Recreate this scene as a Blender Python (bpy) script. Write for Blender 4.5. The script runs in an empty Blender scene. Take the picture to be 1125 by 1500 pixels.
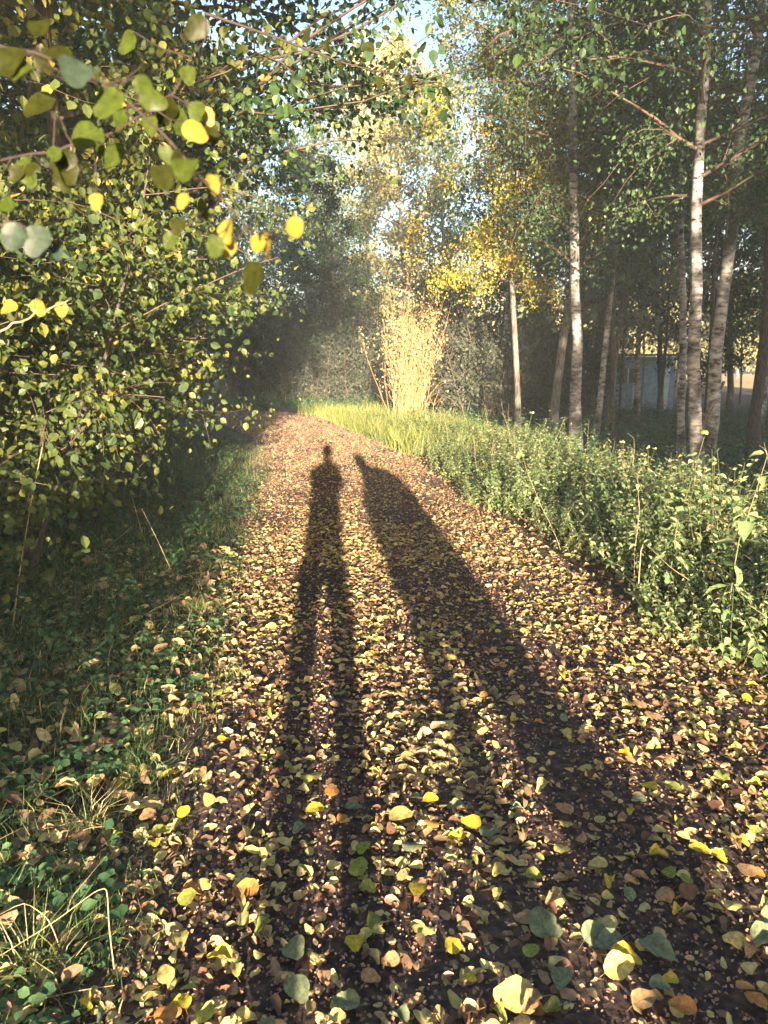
import bpy, math, random
import numpy as np
from mathutils import Vector, Matrix, noise as mnoise

# ------------------------------------------------------------------ camera, world, sun, exposure
scene = bpy.context.scene
COL = scene.collection
R = math.radians
SUN_EL = R(7.5)
SUN_AZ = 4.43          # the sun stands behind the camera, this many degrees to its right

cam_d = bpy.data.cameras.new('camera')
cam = bpy.data.objects.new('camera', cam_d)
COL.objects.link(cam)
cam.location = (0, 0, 1.5)
cam.rotation_euler = (R(90 - 12), 0, 0)
cam_d.sensor_fit = 'VERTICAL'
cam_d.sensor_height = 36.0
cam_d.lens = 26.0
cam_d.clip_start = 0.02
cam_d.clip_end = 2000
cam_d.dof.use_dof = True
cam_d.dof.focus_distance = 3.2
cam_d.dof.aperture_fstop = 7.0
scene.camera = cam

world = bpy.data.worlds.new('World')
scene.world = world
world.use_nodes = True
wn = world.node_tree.nodes
wl = world.node_tree.links
wn.clear()
sky = wn.new('ShaderNodeTexSky')
sky.sky_type = 'NISHITA'
sky.sun_disc = False
sky.sun_elevation = SUN_EL
sky.sun_rotation = R(180 - SUN_AZ)
sky.air_density = 1.0
sky.dust_density = 2.5
sky.ozone_density = 1.6
bg = wn.new('ShaderNodeBackground')
bg.inputs[1].default_value = 0.078
wo = wn.new('ShaderNodeOutputWorld')
wl.new(sky.outputs[0], bg.inputs[0])
wl.new(bg.outputs[0], wo.inputs[0])

sun_d = bpy.data.lights.new('sun', 'SUN')
sun_d.energy = 5.0
sun_d.angle = R(0.5)
sun_d.color = (1.0, 0.80, 0.58)
sun = bpy.data.objects.new('sun', sun_d)
COL.objects.link(sun)
sdir = Vector((math.sin(R(SUN_AZ)) * math.cos(SUN_EL), -math.cos(R(SUN_AZ)) * math.cos(SUN_EL), math.sin(SUN_EL)))
sun.rotation_euler = sdir.to_track_quat('Z', 'Y').to_euler()
sun.location = (3, -30, 12)

scene.view_settings.view_transform = 'Standard'
scene.view_settings.look = 'None'
scene.view_settings.gamma = 1.0
scene.view_settings.exposure = 2.92
scene.view_settings.use_curve_mapping = False
scene.render.engine = 'CYCLES'
scene.cycles.max_bounces = 6
scene.cycles.diffuse_bounces = 3
scene.cycles.transmission_bounces = 3
scene.cycles.volume_bounces = 1
scene.cycles.use_denoising = True
scene.cycles.sample_clamp_indirect = 4.0

rng = np.random.default_rng(7)
random.seed(7)

# ------------------------------------------------------------------ small helpers
def U(a, b, n=None):
    return rng.uniform(a, b, n)

def tag(o, label=None, cat=None, group=None, kind=None):
    if label: o['label'] = label
    if cat: o['category'] = cat
    if group: o['group'] = group
    if kind: o['kind'] = kind
    return o

def link(o, parent=None):
    COL.objects.link(o)
    if parent is not None:
        o.parent = parent
    return o

def empty(name, loc=(0, 0, 0), rz=0.0, sc=1.0):
    o = bpy.data.objects.new(name, None)
    o.empty_display_size = 0.1
    o.location = loc
    o.rotation_euler = (0, 0, rz)
    o.scale = (sc, sc, sc)
    return link(o)

class MB:
    """collects vertices, triangles/quads and one random number per vertex, then makes one mesh"""
    def __init__(s):
        s.v = []; s.f3 = []; s.f4 = []; s.r = []; s.n = 0
    def add(s, v, f, r=0.5):
        v = np.asarray(v, dtype=np.float64).reshape(-1, 3)
        f = np.asarray(f, dtype=np.int64)
        if f.size:
            (s.f3 if f.shape[1] == 3 else s.f4).append(f + s.n)
        s.v.append(v)
        rr = np.empty(len(v)); rr[:] = r
        s.r.append(rr)
        s.n += len(v)
    def add2(s, v, f3, f4, r=0.5):
        n0 = s.n
        s.add(v, f3, r)
        s.f4.append(np.asarray(f4, dtype=np.int64) + n0)
    def mesh(s, name, mat, smooth=True):
        me = bpy.data.meshes.new(name)
        v = np.concatenate(s.v) if s.v else np.zeros((0, 3))
        me.vertices.add(len(v))
        me.vertices.foreach_set('co', v.astype(np.float32).ravel())
        loops = []; starts = []; tot = 0
        for arr, k in ((s.f3, 3), (s.f4, 4)):
            if arr:
                a = np.concatenate(arr)
                loops.append(a.ravel())
                starts.append(tot + np.arange(len(a)) * k)
                tot += a.size
        loops = np.concatenate(loops).astype(np.int32)
        starts = np.concatenate(starts).astype(np.int32)
        me.loops.add(len(loops))
        me.loops.foreach_set('vertex_index', loops)
        me.polygons.add(len(starts))
        me.polygons.foreach_set('loop_start', starts)
        at = me.attributes.new('rnd', 'FLOAT', 'POINT')
        at.data.foreach_set('value', np.concatenate(s.r).astype(np.float32))
        me.update(calc_edges=True)
        me.polygons.foreach_set('use_smooth', np.full(len(starts), smooth))
        me.materials.append(mat)
        me.validate()
        return me
    def obj(s, name, mat, parent=None, smooth=True):
        return link(bpy.data.objects.new(name, s.mesh(name, mat, smooth)), parent)

def nrmz(a):
    a = np.asarray(a, dtype=np.float64)
    return a / np.maximum(np.linalg.norm(a, axis=-1, keepdims=True), 1e-9)

def tube(mb, pts, rad, k=6, r=0.5, cap=True):
    pts = np.asarray(pts, dtype=np.float64)
    n = len(pts)
    rad = np.broadcast_to(np.asarray(rad, dtype=np.float64), (n,))
    t = np.gradient(pts, axis=0)
    t = nrmz(t)
    ref = np.array([0.0, 0, 1]) if abs(t[0, 2]) < 0.8 else np.array([1.0, 0, 0])
    a = nrmz(np.cross(t, ref)); b = np.cross(t, a)
    ang = np.arange(k) * 2 * np.pi / k
    ring = pts[:, None, :] + rad[:, None, None] * (np.cos(ang)[None, :, None] * a[:, None, :] + np.sin(ang)[None, :, None] * b[:, None, :])
    i = np.arange(n - 1)[:, None]; j = np.arange(k)[None, :]
    j2 = (j + 1) % k
    q = np.stack([i * k + j, i * k + j2, (i + 1) * k + j2, (i + 1) * k + j], -1).reshape(-1, 4)
    mb.add(ring.reshape(-1, 3), q, r)

# leaf templates: x across, y along the midrib, z up
def round_leaf(m=11, w=0.46, curl=0.12, tooth=0.03, seed=0, fold=0.0, tipy=1.0):
    rr = np.random.default_rng(seed)
    a = np.linspace(0, 2 * np.pi, m, endpoint=False) - np.pi / 2
    y = 0.5 + 0.5 * np.sin(a)
    x = w * np.cos(a) * (1 - 0.25 * (y - 0.3))
    y = np.where(y > 0.9, y * tipy + 0.06, y)
    s = 1 + tooth * rr.normal(size=m)
    x = x * s
    z = curl * (x / w) ** 2 + fold * np.abs(x) + 0.10 * curl * rr.normal(size=m) * 4 * np.abs(x) + 0.35 * curl * np.sin(y * 3)
    v = np.column_stack([x, y, z])
    c = np.array([[0, 0.2, -0.01], [0, 0.5, 0.0 + 0.3 * curl], [0, 0.8, 0.1 * curl]])
    v = np.vstack([v, [[0, 0.48, 0.25 * curl]]])
    f = [(i, (i + 1) % m, m) for i in range(m)]
    return v, np.array(f)

DIAMOND = (np.array([[0, 0, 0], [.34, .42, .07], [0, 1, -.06], [-.34, .42, .07]], float), np.array([[0, 1, 2], [0, 2, 3]]))
OVAL = (np.array([[0, 0, 0], [.33, .25, .06], [.36, .6, .05], [0, 1, -.08], [-.36, .6, .05], [-.33, .25, .06]], float),
        np.array([[0, 1, 2], [0, 2, 3], [0, 3, 4], [0, 4, 5]]))
LANCE = (np.array([[0, 0, 0], [.3, .2, .05], [.22, .6, .03], [0, 1, -.2], [-.22, .6, .03], [-.3, .2, .05], [0, .5, -.03]], float),
         np.array([[0, 1, 6], [1, 2, 6], [2, 3, 6], [3, 4, 6], [4, 5, 6], [5, 0, 6]]))

def leaves(mb, tpl, pos, axis, nrm, size, rnd):
    T, F = tpl
    n = len(pos)
    if n == 0: return
    y = nrmz(axis)
    x = nrmz(np.cross(y, nrm))
    z = np.cross(x, y)
    size = np.broadcast_to(size, (n,))
    v = pos[:, None, :] + size[:, None, None] * (T[None, :, 0:1] * x[:, None, :] + T[None, :, 1:2] * y[:, None, :] + T[None, :, 2:3] * z[:, None, :])
    f = (F[None, :, :] + (np.arange(n) * len(T))[:, None, None]).reshape(-1, F.shape[1])
    mb.add(v.reshape(-1, 3), f, np.repeat(np.broadcast_to(rnd, (n,)), len(T)))

def unit(n):
    return nrmz(rng.normal(size=(n, 3)))

# ------------------------------------------------------------------ materials
def new_mat(name):
    m = bpy.data.materials.new(name)
    m.use_nodes = True
    nt = m.node_tree
    nt.nodes.clear()
    out = nt.nodes.new('ShaderNodeOutputMaterial')
    return m, nt, out

def ramp(nt, stops, fac, interp='LINEAR'):
    r = nt.nodes.new('ShaderNodeValToRGB')
    cr = r.color_ramp
    cr.interpolation = interp
    while len(cr.elements) < len(stops):
        cr.elements.new(0.5)
    for e, (p, c) in zip(cr.elements, stops):
        e.position = p
        e.color = (*c, 1)
    nt.links.new(fac, r.inputs[0])
    return r

def leaf_mat(name, stops, transl=0.35, gloss=0.018, spot=0.25, rough=0.45, vein=False):
    m, nt, out = new_mat(name)
    N, L = nt.nodes, nt.links
    at = N.new('ShaderNodeAttribute'); at.attribute_name = 'rnd'
    r = ramp(nt, stops, at.outputs['Fac'])
    tc = N.new('ShaderNodeTexCoord')
    nz = N.new('ShaderNodeTexNoise'); nz.inputs['Scale'].default_value = 55; nz.inputs['Detail'].default_value = 3
    L.new(tc.outputs['Object'], nz.inputs['Vector'])
    mr = N.new('ShaderNodeMapRange'); mr.inputs[1].default_value = .3; mr.inputs[2].default_value = .7
    mr.inputs[3].default_value = 1 - spot; mr.inputs[4].default_value = 1 + spot * .6
    L.new(nz.outputs[0], mr.inputs[0])
    mul = N.new('ShaderNodeVectorMath'); mul.operation = 'SCALE'
    L.new(r.outputs[0], mul.inputs[0]); L.new(mr.outputs[0], mul.inputs['Scale'])
    if vein:
        nz.inputs['Scale'].default_value = 4.0
        oi = N.new('ShaderNodeObjectInfo')
        vo = N.new('ShaderNodeVectorMath'); vo.operation = 'SCALE'; vo.inputs[0].default_value = (37, 19, 23)
        L.new(oi.outputs['Random'], vo.inputs['Scale'])
        va = N.new('ShaderNodeVectorMath'); L.new(tc.outputs['Object'], va.inputs[0]); L.new(vo.outputs[0], va.inputs[1])
        L.new(va.outputs[0], nz.inputs['Vector'])
        sx = N.new('ShaderNodeSeparateXYZ'); L.new(tc.outputs['Object'], sx.inputs[0])
        def mt(op, a, b=None, c=None):
            q = N.new('ShaderNodeMath'); q.operation = op
            for i_, v_ in enumerate((a, b, c)):
                if v_ is None: continue
                if isinstance(v_, (int, float)): q.inputs[i_].default_value = v_
                else: L.new(v_, q.inputs[i_])
            return q.outputs[0]
        ab = mt('ABSOLUTE', sx.outputs[0])
        sidev = mt('FRACT', mt('MULTIPLY', mt('SUBTRACT', sx.outputs[1], mt('MULTIPLY', ab, .75)), 6.5))
        v1 = mt('LESS_THAN', mt('ABSOLUTE', mt('SUBTRACT', sidev, .5)), .07)
        v2 = mt('LESS_THAN', ab, .014)
        vv = mt('MAXIMUM', mt('MULTIPLY', v1, .5), v2)
        # browned blotches and rims of an ageing leaf
        n3 = N.new('ShaderNodeTexNoise'); n3.inputs['Scale'].default_value = 7; n3.inputs['Detail'].default_value = 4
        L.new(va.outputs[0], n3.inputs['Vector'])
        bl = N.new('ShaderNodeMapRange'); bl.inputs[1].default_value = .56; bl.inputs[2].default_value = .72; bl.inputs[4].default_value = .65
        L.new(n3.outputs[0], bl.inputs[0])
        mb_ = N.new('ShaderNodeMix'); mb_.data_type = 'RGBA'; L.new(bl.outputs[0], mb_.inputs[0]); L.new(mul.outputs[0], mb_.inputs[6])
        mb_.inputs[7].default_value = (.40, .24, .13, 1); mb_.blend_type = 'MULTIPLY'
        mv = N.new('ShaderNodeMix'); mv.data_type = 'RGBA'; mv.blend_type = 'MULTIPLY'; L.new(mt('MULTIPLY', vv, .45), mv.inputs[0])
        L.new(mb_.outputs[2], mv.inputs[6]); mv.inputs[7].default_value = (.45, .45, .4, 1)
        class _o: outputs = [mv.outputs[2]]
        mul = _o
    d = N.new('ShaderNodeBsdfDiffuse'); t = N.new('ShaderNodeBsdfTranslucent')
    g = N.new('ShaderNodeBsdfGlossy'); g.inputs['Roughness'].default_value = rough
    g.inputs['Color'].default_value = (.9, .9, .9, 1)
    L.new(mul.outputs[0], d.inputs[0]); L.new(mul.outputs[0], t.inputs[0])
    m1 = N.new('ShaderNodeMixShader'); m1.inputs[0].default_value = transl
    L.new(d.outputs[0], m1.inputs[1]); L.new(t.outputs[0], m1.inputs[2])
    m2 = N.new('ShaderNodeMixShader'); m2.inputs[0].default_value = gloss
    L.new(m1.outputs[0], m2.inputs[1]); L.new(g.outputs[0], m2.inputs[2])
    L.new(m2.outputs[0], out.inputs[0])
    return m

def solid_mat(name, col, rough=0.8, noise=0.3, scale=20, bump=0.0, stretch=(1, 1, 1), col2=None, spec=0.3, metallic=0.0):
    m, nt, out = new_mat(name)
    N, L = nt.nodes, nt.links
    tc = N.new('ShaderNodeTexCoord')
    mp = N.new('ShaderNodeMapping'); mp.inputs['Scale'].default_value = stretch
    nz = N.new('ShaderNodeTexNoise'); nz.inputs['Scale'].default_value = scale; nz.inputs['Detail'].default_value = 5
    L.new(tc.outputs['Object'], mp.inputs[0]); L.new(mp.outputs[0], nz.inputs['Vector'])
    c2 = col2 or tuple(c * (1 - noise) for c in col)
    r = ramp(nt, [(.35, c2), (.65, col)], nz.outputs[0])
    b = N.new('ShaderNodeBsdfPrincipled')
    b.inputs['Roughness'].default_value = rough
    b.inputs['Specular IOR Level'].default_value = spec
    b.inputs['Metallic'].default_value = metallic
    L.new(r.outputs[0], b.inputs['Base Color'])
    if bump:
        bp = N.new('ShaderNodeBump'); bp.inputs['Strength'].default_value = bump; bp.inputs['Distance'].default_value = .02
        L.new(nz.outputs[0], bp.inputs['Height']); L.new(bp.outputs[0], b.inputs['Normal'])
    L.new(b.outputs[0], out.inputs[0])
    return m

def birch_mat():
    m, nt, out = new_mat('birch_bark')
    N, L = nt.nodes, nt.links
    tc = N.new('ShaderNodeTexCoord')
    mp = N.new('ShaderNodeMapping'); mp.inputs['Scale'].default_value = (5, 5, 13)
    L.new(tc.outputs['Object'], mp.inputs[0])
    nz = N.new('ShaderNodeTexNoise'); nz.inputs['Scale'].default_value = 1.7; nz.inputs['Detail'].default_value = 8; nz.inputs['Roughness'].default_value = .65
    L.new(mp.outputs[0], nz.inputs['Vector'])
    r = ramp(nt, [(.36, (.03, .026, .024)), (.45, (.18, .17, .16)), (.57, (.36, .34, .325)), (.78, (.54, .52, .49))], nz.outputs[0])
    n2 = N.new('ShaderNodeTexNoise'); n2.inputs['Scale'].default_value = 2.2; n2.inputs['Detail'].default_value = 4
    mp2 = N.new('ShaderNodeMapping'); mp2.inputs['Scale'].default_value = (1.5, 1.5, 1)
    L.new(tc.outputs['Object'], mp2.inputs[0]); L.new(mp2.outputs[0], n2.inputs['Vector'])
    r2 = ramp(nt, [(.36, (.16, .14, .13)), (.52, (1, 1, 1))], n2.outputs[0])
    mx = N.new('ShaderNodeMix'); mx.data_type = 'RGBA'; mx.blend_type = 'MULTIPLY'; mx.inputs[0].default_value = 1
    L.new(r.outputs[0], mx.inputs[6]); L.new(r2.outputs[0], mx.inputs[7])
    b = N.new('ShaderNodeBsdfPrincipled'); b.inputs['Roughness'].default_value = .75
    L.new(mx.outputs[2], b.inputs['Base Color'])
    bp = N.new('ShaderNodeBump'); bp.inputs['Strength'].default_value = .5; bp.inputs['Distance'].default_value = .01
    L.new(nz.outputs[0], bp.inputs['Height']); L.new(bp.outputs[0], b.inputs['Normal'])
    L.new(b.outputs[0], out.inputs[0])
    return m

YEL = (.50, .40, .11); YG = (.26, .29, .035); GR = (.07, .12, .03); DG = (.035, .07, .025); ORA = (.50, .26, .07)
TAN = (.42, .27, .13); BRN = (.14, .075, .045); PALE = (.62, .53, .26); OLV = (.14, .15, .035)
M = {}
M['birch'] = birch_mat()
M['bark_dark'] = solid_mat('dark_bark', (.10, .085, .07), scale=9, bump=.6, stretch=(6, 6, 1), col2=(.035, .03, .027))
M['bark_grey'] = solid_mat('grey_bark', (.22, .20, .17), scale=8, bump=.6, stretch=(5, 5, 1.4), col2=(.08, .07, .06))
M['twig'] = solid_mat('twig_bark', (.12, .08, .06), scale=30)
M['dark_twig'] = solid_mat('dark_twig_bark', (.045, .032, .025), scale=60)
M['dry'] = solid_mat('dry_stalk', (.40, .31, .18), scale=30, noise=.3)
M['reed'] = solid_mat('golden_stem', (.55, .34, .15), scale=12, noise=.45)
M['leaf_birch'] = leaf_mat('birch_foliage', [(0, DG), (.45, (.055, .105, .045)), (.78, (.09, .14, .045)), (.95, (.17, .20, .05)), (1, YEL)])
M['leaf_yellow'] = leaf_mat('yellow_birch_foliage', [(0, OLV), (.25, YG), (.55, (.42, .34, .05)), (.8, YEL), (1, ORA)], transl=.3)
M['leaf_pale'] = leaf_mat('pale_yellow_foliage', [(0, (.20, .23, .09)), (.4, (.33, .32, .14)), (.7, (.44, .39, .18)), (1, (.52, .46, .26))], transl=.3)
M['leaf_sap'] = leaf_mat('sapling_foliage', [(0, (.035, .07, .03)), (.3, (.06, .10, .032)), (.6, (.11, .145, .035)), (.82, (.20, .21, .042)), (.95, (.38, .32, .06)), (1, ORA)], transl=.45)
M['leaf_dark'] = leaf_mat('dark_foliage', [(0, (.02, .045, .02)), (.6, DG), (.9, GR), (1, OLV)], transl=.25)
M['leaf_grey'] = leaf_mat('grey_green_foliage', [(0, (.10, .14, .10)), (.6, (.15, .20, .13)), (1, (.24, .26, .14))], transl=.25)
M['nettle'] = leaf_mat('nettle_leaf', [(0, (.06, .12, .04)), (.4, (.15, .22, .09)), (.75, (.30, .36, .16)), (.92, (.42, .43, .2)), (1, (.5, .38, .14))], transl=.3, gloss=.02)
M['nettle_stem'] = solid_mat('nettle_stem', (.12, .13, .05), scale=30)
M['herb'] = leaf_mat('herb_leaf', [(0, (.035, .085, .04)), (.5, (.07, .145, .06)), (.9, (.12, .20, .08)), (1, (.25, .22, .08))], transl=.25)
M['grass'] = leaf_mat('grass_blade', [(0, (.028, .065, .028)), (.5, (.055, .11, .04)), (.78, (.13, .18, .05)), (.9, (.3, .26, .12)), (1, (.4, .32, .18))], transl=.25, spot=.1)
M['litter'] = leaf_mat('fallen_leaf_mix', [(0, (.08, .045, .035)), (.14, BRN), (.30, (.28, .17, .10)), (.5, (.44, .30, .16)), (.70, (.52, .42, .16)), (.88, (.60, .52, .21)), (1, (.26, .29, .06))], transl=.12, gloss=.02, spot=.35)

# ------------------------------------------------------------------ the lie of the land
XR = ([-3, 0, 3, 4.1, 8.2, 11.75, 15, 18, 20, 23, 27], [3.2, 2.6, 1.75, 1.35, .75, .12, -.8, -1.6, -3.0, -8, -16])
XL = ([-3, 0, 2.6, 4.1, 9.1, 13.6, 16, 18, 20, 23, 27], [-.6, -.65, -.82, -.97, -1.55, -2.3, -3.4, -4.8, -7.0, -13, -22])
def xr(y): return np.interp(y, *XR)
def xl(y): return np.interp(y, *XL)

def ground_h(x, y):
    """height of the soil beside the path"""
    x = np.asarray(x, float); y = np.asarray(y, float)
    d = np.maximum(np.maximum(x - xr(y), xl(y) - x), 0)
    w = np.clip(d / 1.5, 0, 1)
    h = w * (0.05 * np.sin(x * 1.3 + 1) * np.cos(y * .9) + .04 * np.sin(y * 2.1 + x * 1.7) + 0.05)
    h = h - 0.35 * np.clip((x - xr(y) - 2.0) / 3, 0, 1) * np.clip(y / 6, 0, 1)
    return h

def grid(mb, xs, ys, zf):
    X, Y = np.meshgrid(xs, ys)
    Z = zf(X, Y)
    n, m_ = len(xs), len(ys)
    i = np.arange(m_ - 1)[:, None]; j = np.arange(n - 1)[None, :]
    q = np.stack([i * n + j, i * n + j + 1, (i + 1) * n + j + 1, (i + 1) * n + j], -1).reshape(-1, 4)
    mb.add(np.stack([X, Y, Z], -1).reshape(-1, 3), q)

def soil_mat(name, stops, scale=18, bump=.5):
    m, nt, out = new_mat(name)
    N, L = nt.nodes, nt.links
    tc = N.new('ShaderNodeTexCoord')
    n1 = N.new('ShaderNodeTexNoise'); n1.inputs['Scale'].default_value = scale; n1.inputs['Detail'].default_value = 8; n1.inputs['Roughness'].default_value = .7
    L.new(tc.outputs['Object'], n1.inputs['Vector'])
    v = N.new('ShaderNodeTexVoronoi'); v.inputs['Scale'].default_value = scale * 1.7
    L.new(tc.outputs['Object'], v.inputs['Vector'])
    mx = N.new('ShaderNodeMix'); mx.data_type = 'FLOAT'; mx.inputs[0].default_value = .35
    L.new(n1.outputs[0], mx.inputs[2]); L.new(v.outputs['Distance'], mx.inputs[3])
    r = ramp(nt, stops, mx.outputs[0])
    b = N.new('ShaderNodeBsdfPrincipled'); b.inputs['Roughness'].default_value = .9
    b.inputs['Specular IOR Level'].default_value = .2
    L.new(r.outputs[0], b.inputs['Base Color'])
    bp = N.new('ShaderNodeBump'); bp.inputs['Strength'].default_value = bump; bp.inputs['Distance'].default_value = .03
    L.new(mx.outputs[0], bp.inputs['Height']); L.new(bp.outputs[0], b.inputs['Normal'])
    L.new(b.outputs[0], out.inputs[0])
    return m

M['soil'] = soil_mat('woodland_soil', [(.25, (.025, .02, .017)), (.5, (.06, .045, .03)), (.7, (.12, .085, .05))])
M['path'] = soil_mat('trodden_earth', [(.2, (.022, .016, .016)), (.45, (.05, .035, .032)), (.62, (.10, .068, .055)), (.8, (.2, .13, .09))], scale=22)
M['field'] = soil_mat('dry_field_grass', [(.25, (.30, .23, .12)), (.6, (.5, .39, .22))], scale=3)

mb = MB()
xs = np.concatenate([np.linspace(-120, -9, 14), np.linspace(-8, 9, 69), np.linspace(10, 120, 14)])
ys = np.concatenate([np.linspace(-60, -3, 12), np.linspace(-2.5, 26, 95), np.linspace(28, 160, 20)])
def zf(X, Y):
    h = ground_h(X, Y)
    inside = (X > xl(Y) - .02) & (X < xr(Y) + .02) & (Y < 27)
    return h - np.where(inside, .05, .0)
grid(mb, xs, ys, zf)
g = mb.obj('forest_ground', M['soil']); tag(g, kind='structure')
tag(g, 'dark woodland soil under the trees')

mb = MB()
ys = np.linspace(-3, 27, 151); ts = np.linspace(0, 1, 25)
T, Y = np.meshgrid(ts, ys)
wob = 0.10 * np.sin(Y * 1.9) + .06 * np.sin(Y * 4.3 + 1)
XX = (xl(Y) - .25 + wob) * (1 - T) + (xr(Y) + .25 - wob) * T
ZZ = 0.012 + .02 * np.sin(np.pi * T) + .010 * np.sin(XX * 5 + Y * 2) * np.sin(Y * 3.1) - .07 * (np.abs(T - .5) > .49)
n = len(ts); i = np.arange(len(ys) - 1)[:, None]; j = np.arange(n - 1)[None, :]
mb.add(np.stack([XX, Y, ZZ], -1).reshape(-1, 3), np.stack([i * n + j, i * n + j + 1, (i + 1) * n + j + 1, (i + 1) * n + j], -1).reshape(-1, 4))
p = mb.obj('woodland_path', M['path']); tag(p, 'trodden earth path strewn with autumn leaves', kind='structure')

mb = MB()
grid(mb, np.linspace(20, 118, 12), np.linspace(38, 150, 12), lambda X, Y: -.30 + 0 * X)
f = mb.obj('dry_field', M['field']); tag(f, 'pale dry meadow in the sun beyond the wood', kind='structure')

# ------------------------------------------------------------------ trees
def curve_pts(p0, d0, length, n, bend=.15, droop=0.0, rs=None):
    pts = [np.array(p0, float)]
    d = nrmz(np.array(d0, float))
    st = length / (n - 1)
    for k in range(n - 1):
        d = nrmz(d + rs.normal(size=3) * bend + np.array([0, 0, -droop * (k / n)]))
        pts.append(pts[-1] + d * st)
    return np.array(pts)

def woody(seed, H, r0, lean=(0, 0), crown_base=.3, spread=1.6, nbr=26, twigs=4, nleaf=6000, lsize=.05,
          droop=.25, stems=1, up=.5, spine=None, tpl=DIAMOND, scatter=.16, top_taper=True, hang=.0, bend=.05, rlo=0, rhi=1, side=None):
    """trunk(s), a mesh of limbs and twigs, and the cloud of leaves that hangs on them"""
    rs = np.random.default_rng(seed)
    tr = MB(); br = MB(); lf = MB()
    anchors = []
    for s in range(stems):
        if spine is not None and s == 0:
            sp = np.array(spine, float)
            tt = np.linspace(0, 1, 14)
            ti = np.linspace(0, 1, len(sp))
            sp = np.column_stack([np.interp(tt, ti, sp[:, c]) for c in range(3)])
            sp[1:, :2] += rs.normal(size=(13, 2)) * r0 * .25
        else:
            base = np.array([0, 0, -.1]) + (np.append(rs.normal(size=2) * .12 * min(stems, 3), 0) if stems > 1 else 0)
            h = H * (1 if s == 0 else rs.uniform(.55, 1))
            d0 = np.array([lean[0], lean[1], 1.0]) + (np.append(rs.normal(size=2) * .22, 0) if stems > 1 else 0)
            sp = curve_pts(base, d0, h, 12, bend, 0, rs)
        n = len(sp)
        rr = r0 * (1 - .85 * np.linspace(0, 1, n) ** .9) * (1 if s == 0 else .7)
        rr[0] *= 1.35
        tube(tr, sp, rr, 9 if r0 > .05 else 5, rs.uniform())
        nb = nbr // stems if stems > 1 else nbr
        for b in range(nb):
            t = crown_base + (1 - crown_base) * ((b + rs.uniform()) / nb)
            t = min(t, .98)
            q = t * (n - 1); i0 = int(q); fr = q - i0
            p0 = sp[i0] * (1 - fr) + sp[min(i0 + 1, n - 1)] * fr
            rb = np.interp(t, np.linspace(0, 1, n), rr) * .45
            az = b * 2.4 + rs.uniform(-.5, .5)
            if side is not None:
                az = side + rs.normal() * .7
            prof = math.sin(math.pi * min(1, (t - crown_base) / (1 - crown_base) * .75 + .2)) if top_taper else 1
            L = spread * prof * rs.uniform(.6, 1.15)
            d = np.array([math.cos(az), math.sin(az), up + rs.normal() * .15])
            bp = curve_pts(p0, d, L, 7, .12, droop, rs)
            tube(br, bp, np.linspace(max(rb, .004), .003, 7), 4, rs.uniform())
            for w in range(twigs):
                k = rs.integers(1, 7)
                td = nrmz(bp[min(k, 6)] - bp[k - 1]) + rs.normal(size=3) * .6 + np.array([0, 0, -hang])
                tp = curve_pts(bp[k], td, L * rs.uniform(.25, .5) + .1, 5, .15, droop + hang * .5, rs)
                tube(br, tp, np.linspace(max(rb * .3, .0022), .0012, 5), 3, rs.uniform())
                anchors.append(tp)
            anchors.append(bp[2:])
    A = np.concatenate([np.column_stack([np.interp(np.linspace(0, len(a) - 1, 10), np.arange(len(a)), a[:, c]) for c in range(3)]) for a in anchors])
    # some twigs are nearly bare, some are thick with leaves
    wts = np.repeat(rs.gamma(1.3, 1, len(anchors)), 10)
    wts /= wts.sum()
    idx = rs.choice(len(A), nleaf, p=wts)
    pos = A[idx] + rs.normal(size=(nleaf, 3)) * scatter * np.array([1, 1, .8])
    ax = nrmz(rs.normal(size=(nleaf, 3)) * .7 + np.array([0, 0, -.6]))
    nr = nrmz(rs.normal(size=(nleaf, 3)) * .8 + np.array([0, -.35, .45]))
    tw = np.repeat(rs.uniform(size=len(anchors)), 10)[idx]
    rnd = np.clip(rlo + (rhi - rlo) * (.5 * tw + .5 * rs.uniform(size=nleaf)), 0, 1)
    leaves(lf, tpl, pos, ax, nr, lsize * rs.uniform(.45, 1.45, nleaf), rnd)
    return tr, br, lf

def tree_proto(name, seed, bark, leafm, **kw):
    tr, br, lf = woody(seed, **kw)
    return (name, tr.mesh('trunk', bark), br.mesh('branches', M['twig'] if bark is not M['birch'] else M['twig']), lf.mesh('crown', leafm, False))

def place_tree(pr, loc, rz, sc, label, cat='tree', group=None, name=None, sz=None):
    e = empty(name or pr[0], loc, rz, sc)
    if sz: e.scale = (sc, sc, sz)
    tag(e, label, cat, group)
    t = link(bpy.data.objects.new('trunk', pr[1]), e)
    b = link(bpy.data.objects.new('branch_network', pr[2]), e); b['kind'] = 'stuff'
    c = link(bpy.data.objects.new('crown', pr[3]), e); c['kind'] = 'stuff'
    return e

def at(px, py, Y):
    """point seen at photo pixel (px, py) when it lies Y metres along the view's ground axis"""
    xx = (px - 562.5) / 1083.0; yy = (py - 750) / 1083.0
    fwd = math.cos(R(12)) - yy * math.sin(R(12)); dn = math.sin(R(12)) + yy * math.cos(R(12))
    s = Y / fwd
    return np.array([xx * s, Y, 1.5 - dn * s])

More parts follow.
